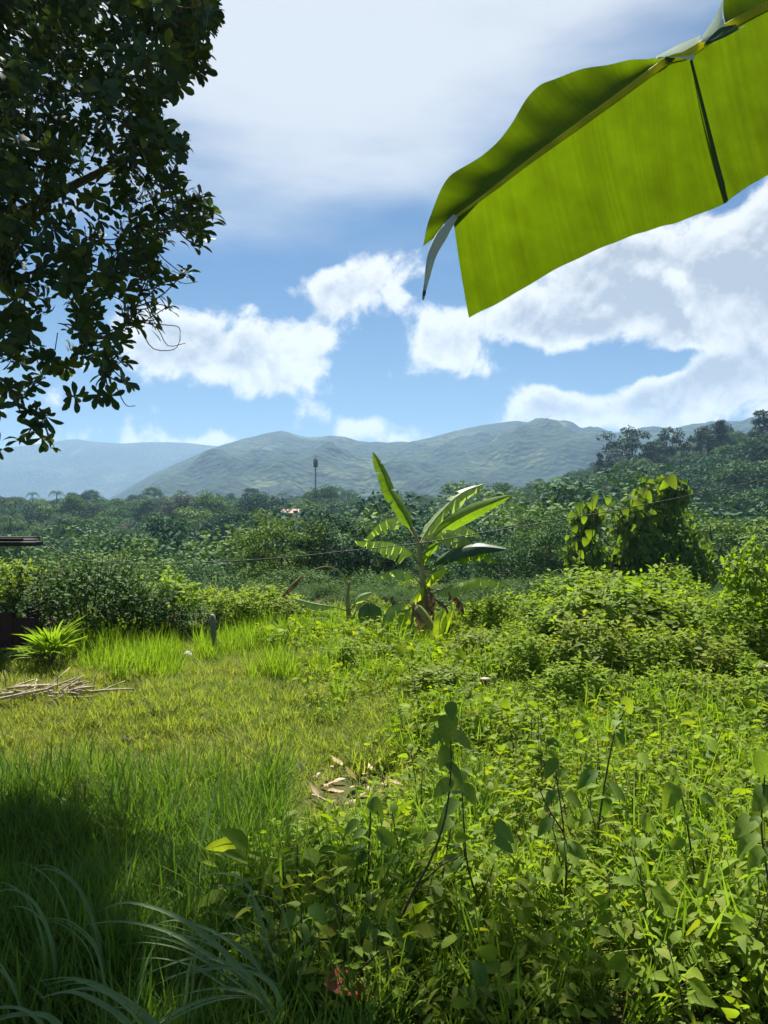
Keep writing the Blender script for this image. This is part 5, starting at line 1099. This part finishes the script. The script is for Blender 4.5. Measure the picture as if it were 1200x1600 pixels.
def post():
    g = G(334, 1030); d = g[1]; t = P(332, 962, d)
    r = thing('wooden_post', 'short grey weathered wooden post in the tall grass', 'post', g)
    MB().add(*tube(spline([g - [0, 0, .1], (g + t) / 2 + [.008, 0, 0], t], 8), [.036, .037, .036, .035, .036, .035, .034, .031], 8)).build('post', M['wood'], r)
    MB().add(*tube(np.stack([t + [0, 0, .003], t + [.002, 0, .012]]), [.030, .022], 8)).build('split_top', M['straw'], r)
post()
def stumps():
    for label, px, pb, pt, w, nm in [('cut stump with a pale top at the right edge of the thicket', 1194, 1092, 1042, .07, 'tree_stump'), ('small dry dark stump in front of the right-hand thicket', 758, 1108, 1062, .05, 'tree_stump')]:
        g = G(px, pb); t = P(px, pt, g[1]); r = thing(nm, label, 'stump', g)
        MB().add(*tube(spline([g - [0, 0, .06], (g + t) / 2 + [.01, 0, 0], t], 7), np.linspace(w * 1.25, w, 7), 8)).build('bark', M['bark'], r)
        MB().add(*tube(np.stack([t + [0, 0, .002], t + [0, 0, .012]]), [w * .93, w * .9], 8)).build('cut_face', M['straw'], r)
        for i in range(3): 
            a = i * 2.1; MB().add(*tube(spline([g + [math.cos(a) * w, math.sin(a) * w, .05], g + [math.cos(a) * w * 1.9, math.sin(a) * w * 1.9, .0], g + [math.cos(a) * w * 2.6, math.sin(a) * w * 2.6, -.04]], 5), np.linspace(.03, .01, 5), 6)).build('root', M['bark'], r)
stumps()
def stick_pile():
    g = G(85, 1100); r = thing('stick_pile', 'heap of pale dry sticks in the grass at the left edge', 'stick pile', g)
    for i in range(44):
        c = g + np.array([rng.normal(0, .22), rng.normal(0, .16), .085 + .08 * rng.random()]); a = rng.normal(.25, .9); L = rng.uniform(.08, .28); e = rng.normal(.1, .12)
        dv = np.array([math.cos(a), math.sin(a) * .8, e]) * L
        MB().add(*tube(spline([c - dv, c + rng.normal(0, .012, 3), c + dv], 5), np.linspace(.011, .006, 5) * rng.uniform(.6, 1.4), 4)).build('stick', M['straw'], r)
    for i in range(4):
        c = g + np.array([rng.normal(.1, .3), rng.normal(0, .15), .05]); dv = np.array([rng.normal(0, .08), .02, .22])
        MB().add(*tube(spline([c, c + dv * .6, c + dv], 4), [.007, .006, .005, .004], 4)).build('stick', M['straw'], r)
stick_pile()
def litter():
    tp = [leaf_tpl(1, .42, 6, 'ovate', .6, -.5, .09), leaf_tpl(1, .34, 6, 'ovate', -.5, .6, .08)]
    ms = [MB().add(*t_, tint=q).mesh('dry_leaf', M['dryleaf']) for t_ in tp for q in (.1, .4, .55)]
    pos = [(500, 1215), (520, 1210), (540, 1225), (556, 1230), (566, 1222), (512, 1248), (524, 1262), (545, 1244), (575, 1240), (600, 1238), (618, 1246), (632, 1240), (644, 1262), (590, 1262), (560, 1262), (505, 1236), (474, 1222), (655, 1250), (610, 1225), (580, 1216), (535, 1205), (498, 1258), (650, 1236), (572, 1252), (528, 1235), (745, 1243)]
    for i, (px, py) in enumerate(pos):
        g = G(px, py); L = rng.uniform(.08, .15); a = rng.uniform(0, 6.28)
        o = bpy.data.objects.new('dry_leaf', ms[rng.integers(0, 6)]); C.objects.link(o); o.location = (g + [0, 0, .035 + .02 * rng.random()]).tolist(); o.rotation_euler = (rng.normal(0, .25), rng.normal(0, .3), a); o.scale = (L,) * 3
        tag(o, '%s dry leaf from the left in the bare litter patch at mid field' % ORD[sorted(p_[0] for p_ in pos[:25]).index(px)] if i < 25 else 'pale dry leaf caught in the weeds right of the litter patch', 'dry leaf', 'dry leaves of the litter patch' if i < 25 else None)
    for (a, b, w, lab) in [((592, 1246), (648, 1251), .008, 'longest straight dry stick across the litter patch'), ((488, 1250), (512, 1262), .007, 'short dark dry stick at the left of the litter patch'), ((625, 1278), (645, 1252), .007, 'pale dry stick slanting at the right of the litter patch'), ((600, 1256), (632, 1262), .006, 'thin dry stick below the longest one in the litter patch'), ((640, 1272), (660, 1255), .005, 'thin pale stick at the far right of the litter patch')]:
        p, q = G(*a), G(*b); p[2] += .03; q[2] += .035; g = (p + q) / 2; g[2] -= .03
        onemesh('dry_stick', MB().add(*tube(spline([p, (p + q) / 2 + [0, 0, .006], q], 6), np.linspace(w, w * .7, 6), 6)), M['straw'], lab, 'stick', g)
    # red-brown fallen leaf
    g = G(555, 1600); p = P(556, 1536, 2.45)
    o = onemesh('fallen_leaf', MB().add(*leaf_tpl(1, .62, 8, 'ovate', .3, .25, .05), tint=.4), M['redleaf'], 'large red-brown dead leaf caught low in the bottom weeds', 'dead leaf', (0, 0, 0)); o.location = (p + [-.10, 0, 0]).tolist(); o.rotation_euler = (math.radians(-12), math.radians(12), math.radians(-80)); o.scale = (.21,) * 3
litter()

# low open pen at the left edge, and the cable strung from it
def pen():
    d = 8.6; r0 = P(-130, 1035, d); g = np.array([r0[0], d, gzs(r0[0], d)])
    r = thing('animal_pen', 'low dark animal pen with a flat board roof at the left edge', 'pen', g)
    def box(mb, a, b): 
        (x0, y0, z0), (x1, y1, z1) = a, b
        v = [(x, y, z) for z in (z0, z1) for y in (y0, y1) for x in (x0, x1)]
        return mb.add(v, [[0, 2, 3, 1], [4, 5, 7, 6], [0, 1, 5, 4], [2, 6, 7, 3], [0, 4, 6, 2], [1, 3, 7, 5]])
    ze = P(30, 849, d)[2]; xe = P(57, 849, d)[0]
    for i in range(7):   # roof boards
        y0 = d - .05 + i * .26; box(MB(), (xe - 2.2 - .05 * rng.random(), y0, ze - .03 - .012 * (i % 2)), (xe * y0 / d - .05 * rng.random() - (.06 if i else 0), y0 + .25, ze + .012 - .012 * (i % 2) + .01 * rng.random())).build('roof_board', M['roofdark'], r, False)
    box(MB(), (xe - 2.2, d - .02, ze + .02), (xe - .17, d + .05, ze + .055)).build('roof_batten', M['roofdark'], r, False)
    xw = P(46, 1000, d)[0]; zt = P(40, 958, d)[2]
    for i in range(6):   # upright sheets of the low wall
        x1 = xw - i * .24; top = zt - .03 * i * 0 + rng.normal(0, .012) - (.05 if i == 0 else 0); box(MB(), (x1 - .235, d + .1 - .008 * (i % 2), g[2] - .05), (x1, d + .125 - .008 * (i % 2), top)).build('wall_sheet', M['sheet'], r, False)
    for i in range(5):
        y1 = d + .14 + i * .27; box(MB(), (xw * y1 / d - .03, y1, g[2] - .05), (xw * y1 / d - .008, y1 + .262, zt - .04 + rng.normal(0, .012))).build('wall_sheet', M['sheet'], r, False)
    for dx, dy in ((-2.05, .14), (-2.05, 1.5), (-1.0, .16), (-1.2, 1.5)):
        MB().add(*tube(np.array([[xe + dx, d + dy, g[2] - .2], [xe + dx, d + dy, ze - .04]]), .035, 8)).build('pen_post', M['bark'], r)
    return np.array([xe - .15, d + .3, ze + .03])
anchor = pen()
def cable():
    pts = [anchor, P(130, 875, 8.9), P(250, 881, 9.0), P(420, 873, 9.1), P(560, 859, 9.1), P(660, 848, 9.1), P(750, 833, 9.0), P(900, 808, 8.9), P(1000, 790, 8.8), P(1130, 763, 8.7), P(1200, 747, 8.6), P(1420, 690, 8.4)]
    q = spline(pts, 120); g = anchor
    c = onemesh('cable', MB().add(*tube(q, .006, 6)), M['cable'], 'thin black cable sagging across the view from the pen to the right', 'cable', g)
    e = q[-1]; b = np.array([e[0], e[1], gzs(e[0], e[1])])
    r = thing('cable_post', 'tall bamboo post holding the cable beyond the right edge', 'post', b)
    MB().add(*tube(np.array([b - [0, 0, .3], (b + e) / 2, e + [0, 0, .25]]), [.05, .045, .035], 8)).build('pole', M['wood'], r)
    MB().add(*tube(np.array([e + [-.1, 0, .02], e + [.1, 0, .02]]), .012, 6)).build('hook', M['cable'], r)
cable()

# far houses
def house(label, px, py, d, w, z=None):
    c = P(px, py, d) if z is None else np.array([(px - 600) / FPX * d, d, z]); base = c - [0, 0, w * .55]
    r = thing('house', label, 'house', base, 'far houses')
    def box(name, a, b, mat):
        (x0, y0, z0), (x1, y1, z1) = a, b; v = np.array([(x, y, zz) for zz in (z0, z1) for y in (y0, y1) for x in (x0, x1)]) + base
        MB().add(v, [[0, 2, 3, 1], [4, 5, 7, 6], [0, 1, 5, 4], [2, 6, 7, 3], [0, 4, 6, 2], [1, 3, 7, 5]]).build(name, mat, r, False)
    box('wall', (-w / 2, 0, gzs(base[0], base[1]) - base[2] - .3), (w / 2, w * .8, w * .38), M['wallpaint'])
    for sx in (-.25, .25): box('window', (sx * w - .08 * w, -.06, w * .1), (sx * w + .08 * w, -.02, w * .26), M['roofdark'])
    v = np.array([(-w * .6, -w * .1, w * .382), (w * .6, -w * .1, w * .382), (w * .6, w * .9, w * .382), (-w * .6, w * .9, w * .382), (-w * .6, w * .4, w * .62), (w * .6, w * .4, w * .62)]) + base
    mb = MB().add(v, [[0, 1, 5, 4], [2, 3, 4, 5], [3, 2, 1, 0]]); mb.build('roof', M['roofred'], r, False)
house('small house with a pinkish roof peeping over the wood', 455, 797, 150, 3.4)

# ------------------------------------------------------------------ the air
HAZE_TOP = 6 + max((o.matrix_world @ Vector(c)).z for o in bpy.data.objects if o.type == 'MESH' for c in o.bound_box)
def build_haze():
    x0, x1, y0, y1, z0, z1 = -3450, 3450, -1550, 3450, -22, HAZE_TOP
    v = [(x, y, z) for z in (z0, z1) for y in (y0, y1) for x in (x0, x1)]
    f = [[0, 2, 3, 1], [4, 5, 7, 6], [0, 1, 5, 4], [2, 6, 7, 3], [0, 4, 6, 2], [1, 3, 7, 5]]
    m, nt, N, Lk = nodes('valley_haze')
    p = N.new('ShaderNodeVolumePrincipled'); p.inputs['Color'].default_value = (.40, .64, .95, 1); p.inputs['Density'].default_value = 3.3e-4; p.inputs['Anisotropy'].default_value = .25
    o = N.new('ShaderNodeOutputMaterial'); Lk.new(p.outputs[0], o.inputs['Volume'])
    try: m.cycles.homogeneous_volume = True
    except Exception: pass
    tag(MB().add(v, f).build('haze', m, smooth=False), 'pale blue haze filling the valley air', 'haze', kind='stuff')
build_haze()
